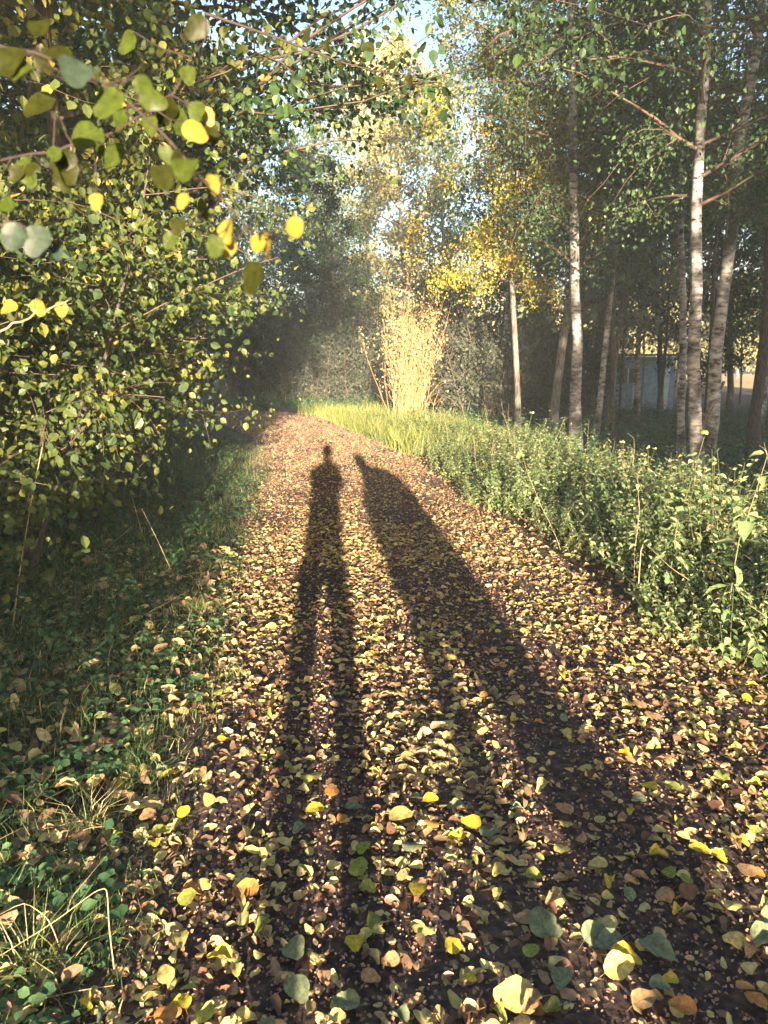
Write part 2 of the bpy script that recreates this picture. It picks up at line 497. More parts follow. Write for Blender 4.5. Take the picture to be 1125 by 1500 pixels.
def hero(name, spine_px, Ys, r, seed, label, group, leafm='leaf_birch', bark='birch', **kw):
    P = [at(px, py, Yd) for (px, py), Yd in zip(spine_px, Ys)]
    base = P[0].copy(); base[2] = ground_h(base[0], base[1]) - .05
    sp = [p - base for p in P]
    sp[0] = np.zeros(3)
    # carry on above the frame
    d = nrmz(sp[-1] - sp[-2])
    top = kw.pop('top', 5.0)
    sp = sp + [sp[-1] + d * top * .5, sp[-1] + d * top + np.array([.1, 0, .1])]
    # resample by height
    sp = np.array(sp)
    zz = np.linspace(0, sp[-1, 2], 14)
    sp = np.column_stack([np.interp(zz, sp[:, 2], sp[:, 0]), np.interp(zz, sp[:, 2], sp[:, 1]), zz])
    pr = tree_proto(name, seed, M[bark], M[leafm], H=sp[-1, 2], r0=r, spine=sp, **kw)
    return place_tree(pr, base, 0, 1, label, 'tree', group, name)

BG = 'birches standing in the shade right of the path'
hero('birch_tree', [(845, 640), (843, 430), (835, 200), (835, 0)], [12.2] * 4, .10, 11,
     'straight birch with a sunlit patch on its trunk, first big trunk right of path', BG,
     crown_base=.24, spread=2.3, nbr=60, twigs=6, nleaf=34000, lsize=.05, droop=.3, hang=.5)
hero('birch_tree', [(1028, 690), (1012, 480), (1020, 300), (1040, 0)], [8.6] * 4, .082, 12,
     'birch with grey white peeling bark and nearly upright trunk, left of the leaning pair', BG,
     crown_base=.3, spread=2.2, nbr=50, twigs=6, nleaf=22000, lsize=.046, droop=.3, hang=.5)
hero('birch_tree', [(1030, 660), (1050, 480), (1080, 240), (1118, 0)], [9.3] * 4, .09, 13,
     'birch whose white trunk leans and curves towards the right edge', BG,
     crown_base=.3, spread=2.2, nbr=50, twigs=6, nleaf=22000, lsize=.046, droop=.3, hang=.5)
hero('birch_tree', [(870, 640), (890, 490), (905, 330), (915, 100)], [13.6] * 4, .06, 14,
     'thin young birch leaning slightly right beside the big straight trunk', BG,
     crown_base=.3, spread=1.5, nbr=34, twigs=4, nleaf=14000, lsize=.05, droop=.3, hang=.4)
hero('birch_tree', [(1003, 640), (1000, 450), (1000, 200), (985, 0)], [11.0] * 4, .06, 15,
     'slim shaded birch directly behind the two stout trunks', BG,
     crown_base=.3, spread=1.8, nbr=34, twigs=4, nleaf=16000, lsize=.05, droop=.3, hang=.4)
hero('alder_tree', [(1105, 640), (1120, 480), (1128, 250), (1130, 0)], [12.5] * 4, .10, 16,
     'dark-barked leaning tree at the right edge with bare lower limbs before the bright meadow', BG,
     bark='bark_dark', leafm='leaf_dark', crown_base=.3, spread=1.8, nbr=30, twigs=4, nleaf=12000, lsize=.06, droop=.2)
# yellow birch whose sunlit crown hangs to the left of the big trunk
hero('birch_tree', [(760, 630), (752, 400), (748, 200), (745, 0)], [13.8] * 4, .06, 17,
     'yellow-leaved birch catching the sun, its crown hanging left of the straight trunk', None, leafm='leaf_yellow',
     crown_base=.22, spread=2.2, nbr=64, twigs=6, nleaf=60000, lsize=.05, droop=.3, hang=.6, scatter=.12, bark='bark_grey')

# far sunlit pale birch in the gap over the path
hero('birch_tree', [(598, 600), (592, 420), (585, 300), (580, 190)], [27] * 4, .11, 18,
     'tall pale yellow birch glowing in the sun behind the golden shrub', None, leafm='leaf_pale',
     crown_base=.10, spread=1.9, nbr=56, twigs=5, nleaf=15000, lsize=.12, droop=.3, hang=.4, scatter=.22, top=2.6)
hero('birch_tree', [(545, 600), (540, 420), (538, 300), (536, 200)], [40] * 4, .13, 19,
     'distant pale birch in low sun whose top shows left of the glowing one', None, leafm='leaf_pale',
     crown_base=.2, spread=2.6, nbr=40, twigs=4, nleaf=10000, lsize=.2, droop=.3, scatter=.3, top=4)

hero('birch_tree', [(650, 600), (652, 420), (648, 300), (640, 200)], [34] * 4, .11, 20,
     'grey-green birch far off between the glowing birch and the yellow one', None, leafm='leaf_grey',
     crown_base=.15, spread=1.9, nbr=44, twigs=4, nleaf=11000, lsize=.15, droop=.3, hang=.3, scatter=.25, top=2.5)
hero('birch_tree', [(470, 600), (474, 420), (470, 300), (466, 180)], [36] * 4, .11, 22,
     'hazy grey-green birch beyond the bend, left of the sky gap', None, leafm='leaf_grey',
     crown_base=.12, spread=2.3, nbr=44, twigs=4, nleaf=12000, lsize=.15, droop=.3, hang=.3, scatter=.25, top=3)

# background wood: copies of a few trees
protos = [
    tree_proto('birch_tree', 31, M['birch'], M['leaf_birch'], H=11, r0=.09, crown_base=.25, spread=1.7, nbr=34, twigs=4, nleaf=7500, lsize=.10, droop=.3, hang=.3),
    tree_proto('birch_tree', 32, M['bark_grey'], M['leaf_grey'], H=10, r0=.08, crown_base=.2, spread=1.9, nbr=34, twigs=4, nleaf=7500, lsize=.11, droop=.25, hang=.2),
    tree_proto('alder_tree', 33, M['bark_dark'], M['leaf_dark'], H=10, r0=.09, crown_base=.22, spread=1.9, nbr=34, twigs=4, nleaf=7500, lsize=.10, droop=.15),
    tree_proto('alder_tree', 34, M['bark_dark'], M['leaf_birch'], H=8, r0=.06, crown_base=.15, spread=1.6, nbr=30, twigs=4, nleaf=7500, lsize=.10, droop=.2, rhi=.7),
]
protos.append(tree_proto('alder_tree', 36, M['bark_dark'], M['leaf_birch'], H=9, r0=.045, crown_base=.45, spread=1.1, nbr=26, twigs=4, nleaf=3500, lsize=.07, droop=.2, hang=.3))
kinds = ['slender white-stemmed birch', 'grey-green birch', 'dark leafy alder', 'slim green-leaved young alder', 'thin dark-stemmed sapling tree']
rs = np.random.default_rng(5)
def wood(n, xa, xb, ya, yb, where, group, weights, hs=(.8, 1.25), avoid=None):
    k = 0; tries = 0; pts = []
    while k < n and tries < 4000:
        tries += 1
        y = rs.uniform(ya, yb)
        u = rs.uniform(xa, xb)           # slope x/y
        x = u * y
        if avoid and avoid(x, y): continue
        if any((x - a) ** 2 + (y - b) ** 2 < 1.1 for a, b in pts): continue
        pts.append((x, y))
        q = rs.choice(5, p=weights) if len(weights) == 5 else rs.choice(4, p=weights)
        s = rs.uniform(*hs)
        place_tree(protos[q], (x, y, float(ground_h(x, y)) - .05), rs.uniform(0, 6.28), s,
                   f'{kinds[q]} {where}', 'tree', group, sz=s * rs.uniform(.9, 1.15))
        k += 1
wood(16, .13, .56, 13.5, 30, 'between the birch trunks', 'thin stems between the birch trunks', [0, 0, 0, 0, 1])
wood(16, .14, .58, 15, 26, 'in the dim wood behind the big birch trunks', 'trees in the wood right of the path', [.3, .2, .3, .2])
wood(8, .10, .56, 26, 42, 'far back in the wood right of the path', 'far trees in the wood right of the path', [.35, .25, .2, .2])
wood(11, -.36, -.04, 24, 38, 'in the blue shade beyond the bend of the path', 'trees beyond the bend of the path', [.2, .5, .2, .1])
wood(9, -.30, .08, 42, 60, 'far off beyond the bend of the path', 'farthest trees beyond the bend', [.3, .5, .1, .1])
wood(9, -.62, -.30, 9, 24, 'behind the leafy bushes left of the path', 'trees behind the left bushes', [.3, .2, .2, .3])

# ------------------------------------------------------------------ trees behind the camera (they shade the wood; seen only as shade)
shade = [
    tree_proto('alder_tree', 41, M['bark_dark'], M['leaf_dark'], H=14, r0=.16, crown_base=.04, spread=3.0, nbr=60, twigs=5, nleaf=30000, lsize=.2, droop=.15, scatter=.35),
    tree_proto('alder_tree', 42, M['bark_dark'], M['leaf_dark'], H=14, r0=.16, crown_base=.10, spread=2.6, nbr=50, twigs=5, nleaf=6000, lsize=.2, droop=.15, scatter=.3),
]
ex = math.tan(R(SUN_AZ))
def behind(L, y, q, s, label):
    place_tree(shade[q], (L + ex * -y, y, 0), L * 3, s, label, 'tree', 'trees behind the viewpoint')
for L, y, q in [(6.2, -6, 0), (7.0, -9, 0), (9.5, -6.5, 0), (12.5, -9, 0), (15, -7, 0), (18, -9, 0), (6.6, -12, 0)]:
    behind(L, y, q, 1, 'big leafy alder behind the viewpoint, right of the path')
for L, y, q in [(-4.8, -7, 1), (-7.5, -9, 0), (-9, -7, 0), (-12, -9, 0)]:
    behind(L, y, q, 1, 'big leafy alder behind the viewpoint, left of the path')
# one leans over the path, its crown high above head height
tr, br, lf = woody(43, H=13, r0=.17, spine=[(0, 0, 0), (.2, 0, 2), (.7, 0, 4.5), (1.3, .1, 7), (1.8, .2, 10), (2.1, .2, 14)], crown_base=.40, spread=2.3, nbr=55, twigs=5, nleaf=16000, lsize=.17, droop=.1, scatter=.3)
pr = ('alder_tree', tr.mesh('trunk', M['bark_dark']), br.mesh('branches', M['twig']), lf.mesh('crown', M['leaf_dark'], False))
place_tree(pr, (-3.4 + ex * 8, -8, 0), 0, 1, 'tall alder leaning over the path behind the viewpoint', 'tree', 'trees behind the viewpoint')

# ------------------------------------------------------------------ shrubs at the bend
tr, br, lf = woody(51, H=3.3, r0=.03, stems=9, crown_base=.2, spread=.8, nbr=90, twigs=3, nleaf=6500, lsize=.07, droop=.1, up=.9, scatter=.12)
shr = ('shrub', tr.mesh('stem', M['twig']), br.mesh('twigs', M['bark_grey']), lf.mesh('foliage', leaf_mat('dull_shrub_leaf', [(0, (.04, .055, .04)), (.6, (.07, .085, .055)), (1, (.12, .11, .06))], transl=.25), False))
tr, br, lf = woody(52, H=2.6, r0=.03, stems=8, crown_base=.1, spread=.9, nbr=80, twigs=3, nleaf=8000, lsize=.07, droop=.1, up=.7, scatter=.14)
shr2 = ('shrub', tr.mesh('stem', M['twig']), br.mesh('twigs', M['twig']), lf.mesh('foliage', M['leaf_dark'], False))
def place_shrub(pr, x, y, rz, s, label, group):
    e = empty('shrub', (x, y, float(ground_h(x, y))), rz, s)
    tag(e, label, 'shrub', group)
    for nm, me in (('stems', pr[1]), ('twigs', pr[2]), ('foliage', pr[3])):
        o = link(bpy.data.objects.new({'stems': 'stem_cluster'}.get(nm, nm if nm != 'twigs' else 'twig_cluster'), me), e); o['kind'] = 'stuff'
for (px, Y, s, k) in [(655, 18, .95, 0), (700, 17, 1.0, 0), (745, 18.5, 1.05, 0), (800, 19, 1.0, 1), (680, 21, 1.2, 1), (860, 21, 1.0, 1), (770, 22, 1.3, 0)]:
    place_shrub([shr, shr2][k], at(px, 500, Y)[0], Y, px, s, 'dim grey-green shrub in the shade right of the golden shrub' if k == 0 else 'dark bushy shrub in the shade under the right-hand trees', 'shrubs under the right-hand trees')
for (px, Y, s, k) in [(380, 23, 1.0, 0), (420, 25, 1.2, 0), (460, 24, 1.0, 0), (500, 24, 1.15, 0), (535, 26, 1.2, 0), (350, 22, 1.1, 0), (440, 28, 1.5, 0), (390, 29, 1.5, 1), (500, 29, 1.5, 0)]:
    place_shrub([shr, shr2][k], at(px, 500, Y)[0], Y, px, s, 'hazy grey-green shrub beyond the bend of the path' if k == 0 else 'dark green shrub beyond the bend of the path', 'shrubs beyond the bend')

for k, (L, y) in enumerate([(-1.5, -2.6), (-2.3, -3.2), (-3.3, -2.8), (-4.3, -3.3), (-1.75, -4.4), (-5.4, -3.0)]):  # unseen low bushes, added to keep the left verge in shade
    place_shrub(shr2, L + ex * -y, y, k * 1.3, .68, 'unseen low dark bush behind the viewpoint, left of the path', 'bushes behind the viewpoint')

# golden shrub: a sheaf of thin upright stems with narrow leaves
def golden():
    rs = np.random.default_rng(61)
    e = empty('golden_shrub', (at(592, 590, 16.5)[0], 16.5, float(ground_h(.4, 16.5))))
    tag(e, 'golden shrub of thin upright stems lit by the sun at the end of the path', 'shrub')
    st = MB(); lf = MB(); A = []
    for k in range(110):
        b = np.append(rs.normal(size=2) * [.15, .12], 0)
        d = np.array([rs.normal() * .10 + .08, rs.normal() * .12, 1])
        L = rs.uniform(.8, 3.8) * rs.uniform(.55, 1.05) * (1 if rs.uniform() < .85 else 1.25)
        pts = curve_pts(b, d, L, 8, .10, -.04, rs)
        tube(st, pts, np.linspace(.008, .002, 8), 3, rs.uniform())
        A.append(pts[2:])
        for w in range(4):
            q = rs.integers(2, 7)
            tp = curve_pts(pts[q], nrmz(pts[q] - pts[q - 1]) + rs.normal(size=3) * .35, .45, 4, .1, 0, rs)
            tube(st, tp, np.linspace(.004, .0015, 4), 3, rs.uniform()); A.append(tp)
    s = st.obj('stem_cluster', M['reed'], e); s['kind'] = 'stuff'
    P = np.concatenate(A); n = 3800
    w = np.clip(P[:, 2] - .5, .15, 2); w /= w.sum()
    idx = rs.choice(len(P), n, p=w)
    pos = P[idx] + rs.normal(size=(n, 3)) * .06
    leaves(lf, DIAMOND, pos, rs.normal(size=(n, 3)) * .5 + [0, 0, .6], rs.normal(size=(n, 3)) + [0, -.6, 0], rs.uniform(.03, .07, n), rs.uniform(0, 1, n))
    f = lf.obj('foliage', leaf_mat('golden_leaf', [(0, (.3, .27, .12)), (.5, (.46, .37, .18)), (1, (.5, .38, .2))], transl=.3), e, False); f['kind'] = 'stuff'
golden()

# ------------------------------------------------------------------ left bushes (aspen and lime saplings)
sap = []
for sd, kw in ((71, dict(H=4.4, nleaf=9500)), (72, dict(H=3.8, nleaf=9000)), (73, dict(H=5.0, nleaf=9500))):
    tr, br, lf = woody(sd, r0=.022, stems=4, crown_base=.14, spread=1.15, nbr=72, twigs=4, lsize=.052, droop=.12, up=.35, scatter=.10, tpl=OVAL, bend=.07, **kw)
    sap.append(('sapling', tr.mesh('stem', M['bark_dark']), br.mesh('twigs', M['twig']), lf.mesh('foliage', M['leaf_sap'], False)))
def place_sap(x, y, k, rz, s, label):
    e = empty('aspen_sapling', (x, y, float(ground_h(x, y))), rz, s)
    tag(e, label, 'sapling', 'saplings crowding the left side of the path')
    for nm, me in (('stem_cluster', sap[k][1]), ('twig_cluster', sap[k][2]), ('foliage', sap[k][3])):
        o = link(bpy.data.objects.new(nm, me), e); o['kind'] = 'stuff'
    return e
for q, (x, y, s) in enumerate([(-2.35, 3.4, .95), (-2.5, 4.6, 1.0), (-3.5, 4.2, 1.1), (-2.6, 6.0, 1.05), (-3.7, 6.2, 1.2), (-3.0, 7.8, 1.1), (-3.4, 9.6, 1.15), (-4.6, 8.6, 1.3), (-4.3, 11.8, 1.0), (-5.6, 11, 1.2)]):
    where = ['nearest the camera, left of the grass', 'with yellow-green leaves behind the nearest sapling', 'deep in the thicket at the left edge', 'midway along the thicket, overhanging the verge',
             'behind the middle of the left thicket', 'lit by the sun where the path narrows', 'over the path edge before the bend', 'tall and shaded at the back of the thicket',
             'near the bend on the left', 'tall at the back near the bend', 'last before the bend, left of the path'][q]
    place_sap(x, y, q % 3, q * 1.7 + 0.6, s, 'leafy aspen sapling ' + where)

for k, (L, y) in enumerate([(-1.95, -2.4), (-3.4, -2.8), (-4.8, -3.4)]):  # unseen saplings, added to shade the left side of the path
    e = place_sap(L + ex * -y, y, k % 3, 2 + k * 1.3, .62, 'unseen aspen sapling behind the viewpoint, left of the path')
    e['group'] = 'saplings behind the viewpoint'
for k, (L, y) in enumerate([(5.0, -2.6), (6.4, -3.0), (5.2, -4.6)]):  # unseen saplings, added to shade the right-hand trunks
    e = place_sap(L + ex * -y, y, k % 3, 1 + k * 1.3, .9, 'unseen aspen sapling behind the viewpoint, right of the path')
    e['group'] = 'saplings behind the viewpoint'
# a big tree left of the path whose dark branches reach over it
hero('aspen_tree', [(150, 700), (190, 450), (230, 200), (250, 0)], [8.8, 8.6, 8.3, 8.0], .10, 75,
     'tall shaded aspen left of the path, branches reaching over towards the sky gap', None, bark='bark_dark', leafm='leaf_dark',
     crown_base=.30, spread=3.3, nbr=52, twigs=6, nleaf=22000, lsize=.07, droop=.10, scatter=.12, up=.35, top_taper=False, tpl=OVAL, side=-.1)
hero('aspen_tree', [(60, 700), (90, 450), (80, 200), (60, 0)], [6.0, 6.0, 5.8, 5.6], .07, 76,
     'green and yellow aspen rising from the thicket at the upper left', None, bark='bark_dark', leafm='leaf_sap',
     crown_base=.35, spread=1.8, nbr=46, twigs=5, nleaf=16000, lsize=.06, droop=.10, scatter=.14, up=.35, top_taper=False, tpl=OVAL)

# ------------------------------------------------------------------ overhanging branches with large near leaves
RL = [round_leaf(m=20, tooth=.035, tipy=1.06, seed=s, curl=c, w=w) for s, c, w in ((1, .10, .48), (2, .18, .45), (3, -.12, .47), (4, .05, .42))]
near_cols = {'olive': leaf_mat('near_olive_leaf', [(0, (.028, .035, .006)), (1, (.05, .055, .008))], transl=.5, gloss=.01, spot=.35, vein=True),  # leaf colours darkened in place of shade on the near leaves
             'green': leaf_mat('near_green_leaf', [(0, (.045, .07, .01)), (1, (.08, .11, .016))], transl=.45, gloss=.01, spot=.35, vein=True),
             'yellow': leaf_mat('near_yellow_leaf', [(0, (.26, .20, .03)), (1, (.30, .23, .04))], transl=.35, gloss=.01, spot=.3, vein=True),
             'grey': leaf_mat('near_blue_green_leaf', [(0, (.03, .05, .035)), (1, (.04, .06, .04))], transl=.2, gloss=.012, spot=.3, vein=True)}
near_mesh = {}
for c, m_ in near_cols.items():
    for k in range(4):
        b = MB(); b.add(RL[k][0], RL[k][1]); near_mesh[c, k] = b.mesh('leaf', m_)
def leaf_obj(me, pos, axis, nrm, size, parent, name='leaf'):
    y = Vector(axis).normalized(); x = y.cross(Vector(nrm)).normalized(); z = x.cross(y)
    mw = Matrix((x, y, z)).transposed().to_4x4()
    o = bpy.data.objects.new(name, me)
    o.matrix_world = Matrix.Translation(Vector(pos)) @ mw @ Matrix.Scale(size, 4)
    link(o)
    if parent is not None:
        o.parent = parent
        o.matrix_parent_inverse = Matrix.Translation(parent.location).inverted()
    return o
def near_branch(pts_px, lv, label, seed, mat='dark_twig', r=.0017, k=.6):
    rs = np.random.default_rng(seed)
    pts_px = [(a, b, c * k) for a, b, c in pts_px]; lv = [(a, b, c * k, d * k, e_) for a, b, c, d, e_ in lv]
    P = np.array([at(*q) for q in pts_px])
    if seed in (81, 82):
        for _ in range(18):
            i_ = rs.integers(len(pts_px) - 1); f_ = rs.uniform()
            a_, b_, c_ = [pts_px[i_][q] * (1 - f_) + pts_px[i_ + 1][q] * f_ for q in range(3)]
            lv.append((a_ + rs.normal() * 45, b_ + abs(rs.normal()) * 45 - 10, c_ + rs.normal() * .04, rs.uniform(.018, .032), ['olive', 'green', 'green', 'olive', 'olive', 'green', 'yellow'][int(rs.integers(7))]))
    e = empty('leafy_branch', tuple(P[0]))
    tag(e, label, 'branch', 'branches reaching in at the upper left')
    b = MB()
    t = np.linspace(0, len(P) - 1, 14)
    PP = np.column_stack([np.interp(t, np.arange(len(P)), P[:, c]) for c in range(3)])
    for _ in range(3): PP[1:-1] = (PP[:-2] + 2 * PP[1:-1] + PP[2:]) / 4
    PP[1:-1] += rs.normal(size=(12, 3)) * .0015
    tube(b, PP - P[0], np.linspace(r, r * .35, 14), 5)
    b.obj('twig', M[mat], e)
    for (px, py, Y, sz, c) in lv:
        sz *= rs.uniform(.65, .95)
        q = at(px, py, Y)
        near = PP[np.argmin(((PP - q) ** 2).sum(1))]
        pet = q - near
        ax = nrmz(np.array([rs.normal() * .5, rs.normal() * .2, -1])) if np.linalg.norm(pet) < .001 else nrmz(nrmz(pet) * .6 + np.array([rs.normal() * .4, 0, -.7]))
        pb = MB(); s0 = q - ax * sz * .5
        tube(pb, np.array([near, (near + s0) / 2 + [0, 0, -.005], s0]) - P[0], [.0011, .0008, .0006], 4)
        pb.obj('leaf_stalk', M['dark_twig'], e)
        leaf_obj(near_mesh[c, int(rs.integers(4))], s0, ax, nrmz(np.array([rs.normal() * .5, -1, rs.normal() * .4 + .4])), sz, e)
near_branch([(-40, 60, 1.3), (120, 90, 1.2), (260, 210, 1.15), (340, 320, 1.15), (400, 350, 1.2)],
            [(60, 40, 1.2, .06, 'olive'), (85, 75, 1.2, .065, 'olive'), (160, 150, 1.15, .055, 'green'), (240, 258, 1.1, .062, 'olive'), (262, 240, 1.15, .05, 'olive'),
             (312, 270, 1.15, .045, 'yellow'), (298, 305, 1.15, .042, 'green'), (250, 352, 1.15, .038, 'green'), (335, 338, 1.15, .04, 'yellow'), (378, 356, 1.2, .036, 'yellow'),
             (335, 362, 1.18, .034, 'yellow'), (215, 120, 1.25, .05, 'olive'), (110, 105, 1.1, .055, 'grey'), (20, 90, 1.1, .06, 'olive')],
            'near branch with large olive and yellow leaves at the upper left', 81)
near_branch([(-40, 240, 1.5), (60, 230, 1.4), (150, 200, 1.4), (250, 150, 1.5), (300, 60, 1.6)],
            [(60, 155, 1.4, .06, 'olive'), (130, 200, 1.4, .065, 'green'), (40, 250, 1.4, .05, 'green'), (100, 250, 1.4, .05, 'olive'), (180, 180, 1.5, .055, 'green'), (240, 160, 1.5, .06, 'olive'),
             (275, 110, 1.5, .05, 'green'), (290, 40, 1.6, .06, 'olive'), (185, 60, 1.6, .06, 'green'), (135, 110, 1.5, .05, 'grey')],
            'dark olive-leaved branch crossing the upper left behind the nearest leaves', 82)
near_branch([(-40, 330, 1.2), (20, 325, 1.2), (70, 350, 1.25), (110, 380, 1.3)],
            [(20, 345, 1.2, .06, 'grey'), (55, 352, 1.22, .05, 'grey'), (82, 370, 1.25, .035, 'grey'), (10, 300, 1.2, .04, 'green')],
            'blue-green leafed twig at the left edge', 83)
near_branch([(-40, 500, 1.4), (15, 478, 1.4), (60, 455, 1.4), (100, 440, 1.42)],
            [(15, 453, 1.4, .04, 'yellow'), (56, 450, 1.4, .034, 'yellow'), (90, 452, 1.42, .032, 'yellow')],
            'pale twig with three bright yellow leaves at the left edge', 84, mat='dry', r=.0016, k=.8)
near_branch([(300, 20, 4.2), (420, 60, 4.2), (520, 100, 4.2), (590, 110, 4.3)],
            [(480, 65, 4.2, .07, 'olive'), (500, 95, 4.2, .06, 'olive'), (530, 88, 4.2, .07, 'olive'), (555, 120, 4.2, .06, 'olive'), (540, 70, 4.2, .07, 'olive'), (575, 95, 4.3, .06, 'olive'), (600, 118, 4.3, .06, 'olive'), (450, 50, 4.2, .07, 'olive'), (585, 60, 4.3, .07, 'olive'), (565, 40, 4.2, .07, 'olive')],
            'dark bare-ended branch against the pale sky at top centre', 85, r=.008, k=1)

# ------------------------------------------------------------------ nettle bank on the right
def nettle(seed, H):
    rs = np.random.default_rng(seed)
    st = MB(); lf = MB()
    sp = curve_pts((0, 0, 0), (rs.normal() * .15, rs.normal() * .15, 1), H, 7, .06, 0, rs)
    tube(st, sp, np.linspace(.0035, .0015, 7), 4)
    n = 9
    for k in range(n):
        t = .2 + .8 * k / (n - 1)
        p = np.array([np.interp(t * 6, np.arange(7), sp[:, c]) for c in range(3)])
        sz = .095 * (1 - .55 * max(0, t - .55) / .45) * rs.uniform(.8, 1.15)
        a0 = k * math.pi / 2 + rs.normal() * .2
        for s in (0, math.pi):
            a = a0 + s
            d = np.array([[math.cos(a), math.sin(a), rs.normal() * .25 - .45 + 1.0 * (k == n - 1)]])
            leaves(lf, LANCE, np.array([p]) + d * .012, d, np.array([[rs.normal() * .3, rs.normal() * .3 - .25, 1]]) + d * .3, sz, rs.uniform(.15, .85))
    return st, lf
NET = []
for k in range(6):
    st, lf = nettle(90 + k, [.5, .6, .7, .55, .65, .8][k])
    NET.append((st, lf, st.mesh('stem', M['nettle_stem']), lf.mesh('leaf_whorls', M['nettle'])))

rs = np.random.default_rng(91)
def scatter_plants(mbS, mbL, pts, scales, protoset, dr=.15):
    for (x, y), s in zip(pts, scales):
        st, lf = protoset[int(rs.integers(len(protoset)))][:2]
        a = rs.uniform(0, 6.28); ca, sa = math.cos(a), math.sin(a)
        Rm = np.array([[ca, -sa, 0], [sa, ca, 0], [0, 0, 1]]) * s
        tilt = rs.normal(size=2) * .28
        z0 = float(ground_h(x, y))
        for src, dst in ((st, mbS), (lf, mbL)):
            if dst is None: continue
            v = np.concatenate(src.v) @ Rm.T
            v[:, 0] += tilt[0] * v[:, 2]; v[:, 1] += tilt[1] * v[:, 2]
            v = v + [x, y, z0]
            r_ = np.clip(np.concatenate(src.r) + rs.normal() * dr, 0, 1)
            f = np.concatenate(src.f3) if src.f3 else np.concatenate(src.f4)
            dst.add(v, f, r_)
def bank_pt():
    y = 1.6 + 16 * rs.uniform() ** 1.25
    w = np.interp(y, [1.5, 4, 9, 18], [1.9, 2.1, 1.9, 2.2])
    x = float(xr(y)) + .12 + .22 * math.sin(y * 2.3) * math.sin(y * 1.1) + w * rs.uniform() ** .9
    return x, y
def bank_s(x, y):
    return .62 * (1 + .6 * mnoise.noise(Vector((x * 1.1, y * 1.1, 2)))) * (.72 + .48 * min(1, (x - float(xr(y))) / .8)) * rs.uniform(.75, 1.15) * np.interp(y, [2, 5, 10, 14, 18], [1.0, .95, .75, .62, .55])
bs, bl = MB(), MB()
pts = [bank_pt() for _ in range(3700)]
scatter_plants(bs, bl, pts, [bank_s(*p) for p in pts], NET)
o = bl.obj('nettle_bed', M['nettle']); tag(o, 'dense mass of nettle leaves filling the bank right of the path', 'plants', kind='stuff')
bs.obj('nettle_stems', M['nettle_stem'], o)['kind'] = 'stuff'
front = sorted([bank_pt() for _ in range(900)], key=lambda p: p[1] + 2 * abs(p[0] - float(xr(p[1])) - .5))[:150]
for (x, y) in front:
    k = int(rs.integers(6))
    e = empty('nettle_plant', (x, y, float(ground_h(x, y))), rs.uniform(0, 6.28), float(bank_s(x, y)))
    e.rotation_euler = (rs.normal() * .24, rs.normal() * .24, e.rotation_euler.z)
    edge = 'at the very edge of the path' if x - float(xr(y)) < .35 else ('a step in from the path' if x - float(xr(y)) < .9 else 'deep in the bank')
    tl = e.rotation_euler.y; tl = 'leaning right' if tl > .06 else ('leaning left' if tl < -.06 else 'upright')
    band = ['nearest part of the bank', 'near part of the bank', 'near middle of the bank', 'middle of the bank', 'far part of the bank'][int(np.searchsorted([2.3, 3.0, 3.8, 5.0], y))]
    near = 'near' if y < 4 else ('middle' if y < 7 else 'far')
    tag(e, f'{tl} green nettle {edge}, {band}', 'nettle', f'{tl} nettles {edge}, {band}')
    link(bpy.data.objects.new('stem', NET[k][2]), e)
    w = link(bpy.data.objects.new('foliage', NET[k][3]), e); w['kind'] = 'stuff'
# four that stand out
for px, Y, s, lab in ((1095, 3.6, 1.45, 'tall pale-tipped nettle stem rising above the bank at the right edge'),
                      (758, 7.4, 1.15, 'upright nettle sprig standing clear of the bank near the middle'),
                      (1000, 4.3, 1.3, 'nettle with drooping sunlit top above the bank, left of the tallest'),
                      (622, 13.5, 1.3, 'small leafy plant in sun beside the foot of the golden shrub')):
    x = at(px, 600, Y)[0]
    e = empty('nettle_plant', (x, Y, float(ground_h(x, Y))), 1.0, s); tag(e, lab, 'nettle')
    link(bpy.data.objects.new('stem', NET[5][2]), e)
    w = link(bpy.data.objects.new('foliage', NET[5][3]), e); w['kind'] = 'stuff'

dm = MB()
for k in range(70):
    x, y = bank_pt(); z0 = float(ground_h(x, y))
    sp_ = curve_pts((x, y, z0), (rs.normal() * .35, rs.normal() * .35, 1), rs.uniform(.35, .85), 7, .10, .1, rs)
    tube(dm, sp_, np.linspace(.0022, .0009, 7), 3, rs.uniform())
    for w in range(5):
        q_ = rs.integers(3, 7)
        tube(dm, curve_pts(sp_[q_], sp_[q_] - sp_[q_ - 1] + rs.normal(size=3) * .05, .09, 4, .2, .3, rs), [.0012, .001, .0008, .0006], 3, rs.uniform())
o = dm.obj('dead_stalks', M['dry']); tag(o, 'thin dead seed stalks standing among the nettles of the bank', 'stalks', kind='stuff')

# darker low herbs of the forest floor (right), and at the bend (left)
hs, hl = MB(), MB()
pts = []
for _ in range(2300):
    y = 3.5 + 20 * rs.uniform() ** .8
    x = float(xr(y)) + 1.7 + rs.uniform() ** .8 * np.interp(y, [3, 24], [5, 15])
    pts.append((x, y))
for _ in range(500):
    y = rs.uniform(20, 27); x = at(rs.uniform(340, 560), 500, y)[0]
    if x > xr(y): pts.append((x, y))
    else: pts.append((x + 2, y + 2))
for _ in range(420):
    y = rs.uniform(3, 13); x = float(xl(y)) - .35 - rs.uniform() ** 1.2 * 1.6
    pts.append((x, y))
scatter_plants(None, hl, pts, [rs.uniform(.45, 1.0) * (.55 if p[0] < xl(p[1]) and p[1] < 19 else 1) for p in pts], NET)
o = hl.obj('undergrowth', M['herb'], smooth=False); tag(o, 'dark green herbs covering the shaded forest floor', 'plants', kind='stuff')

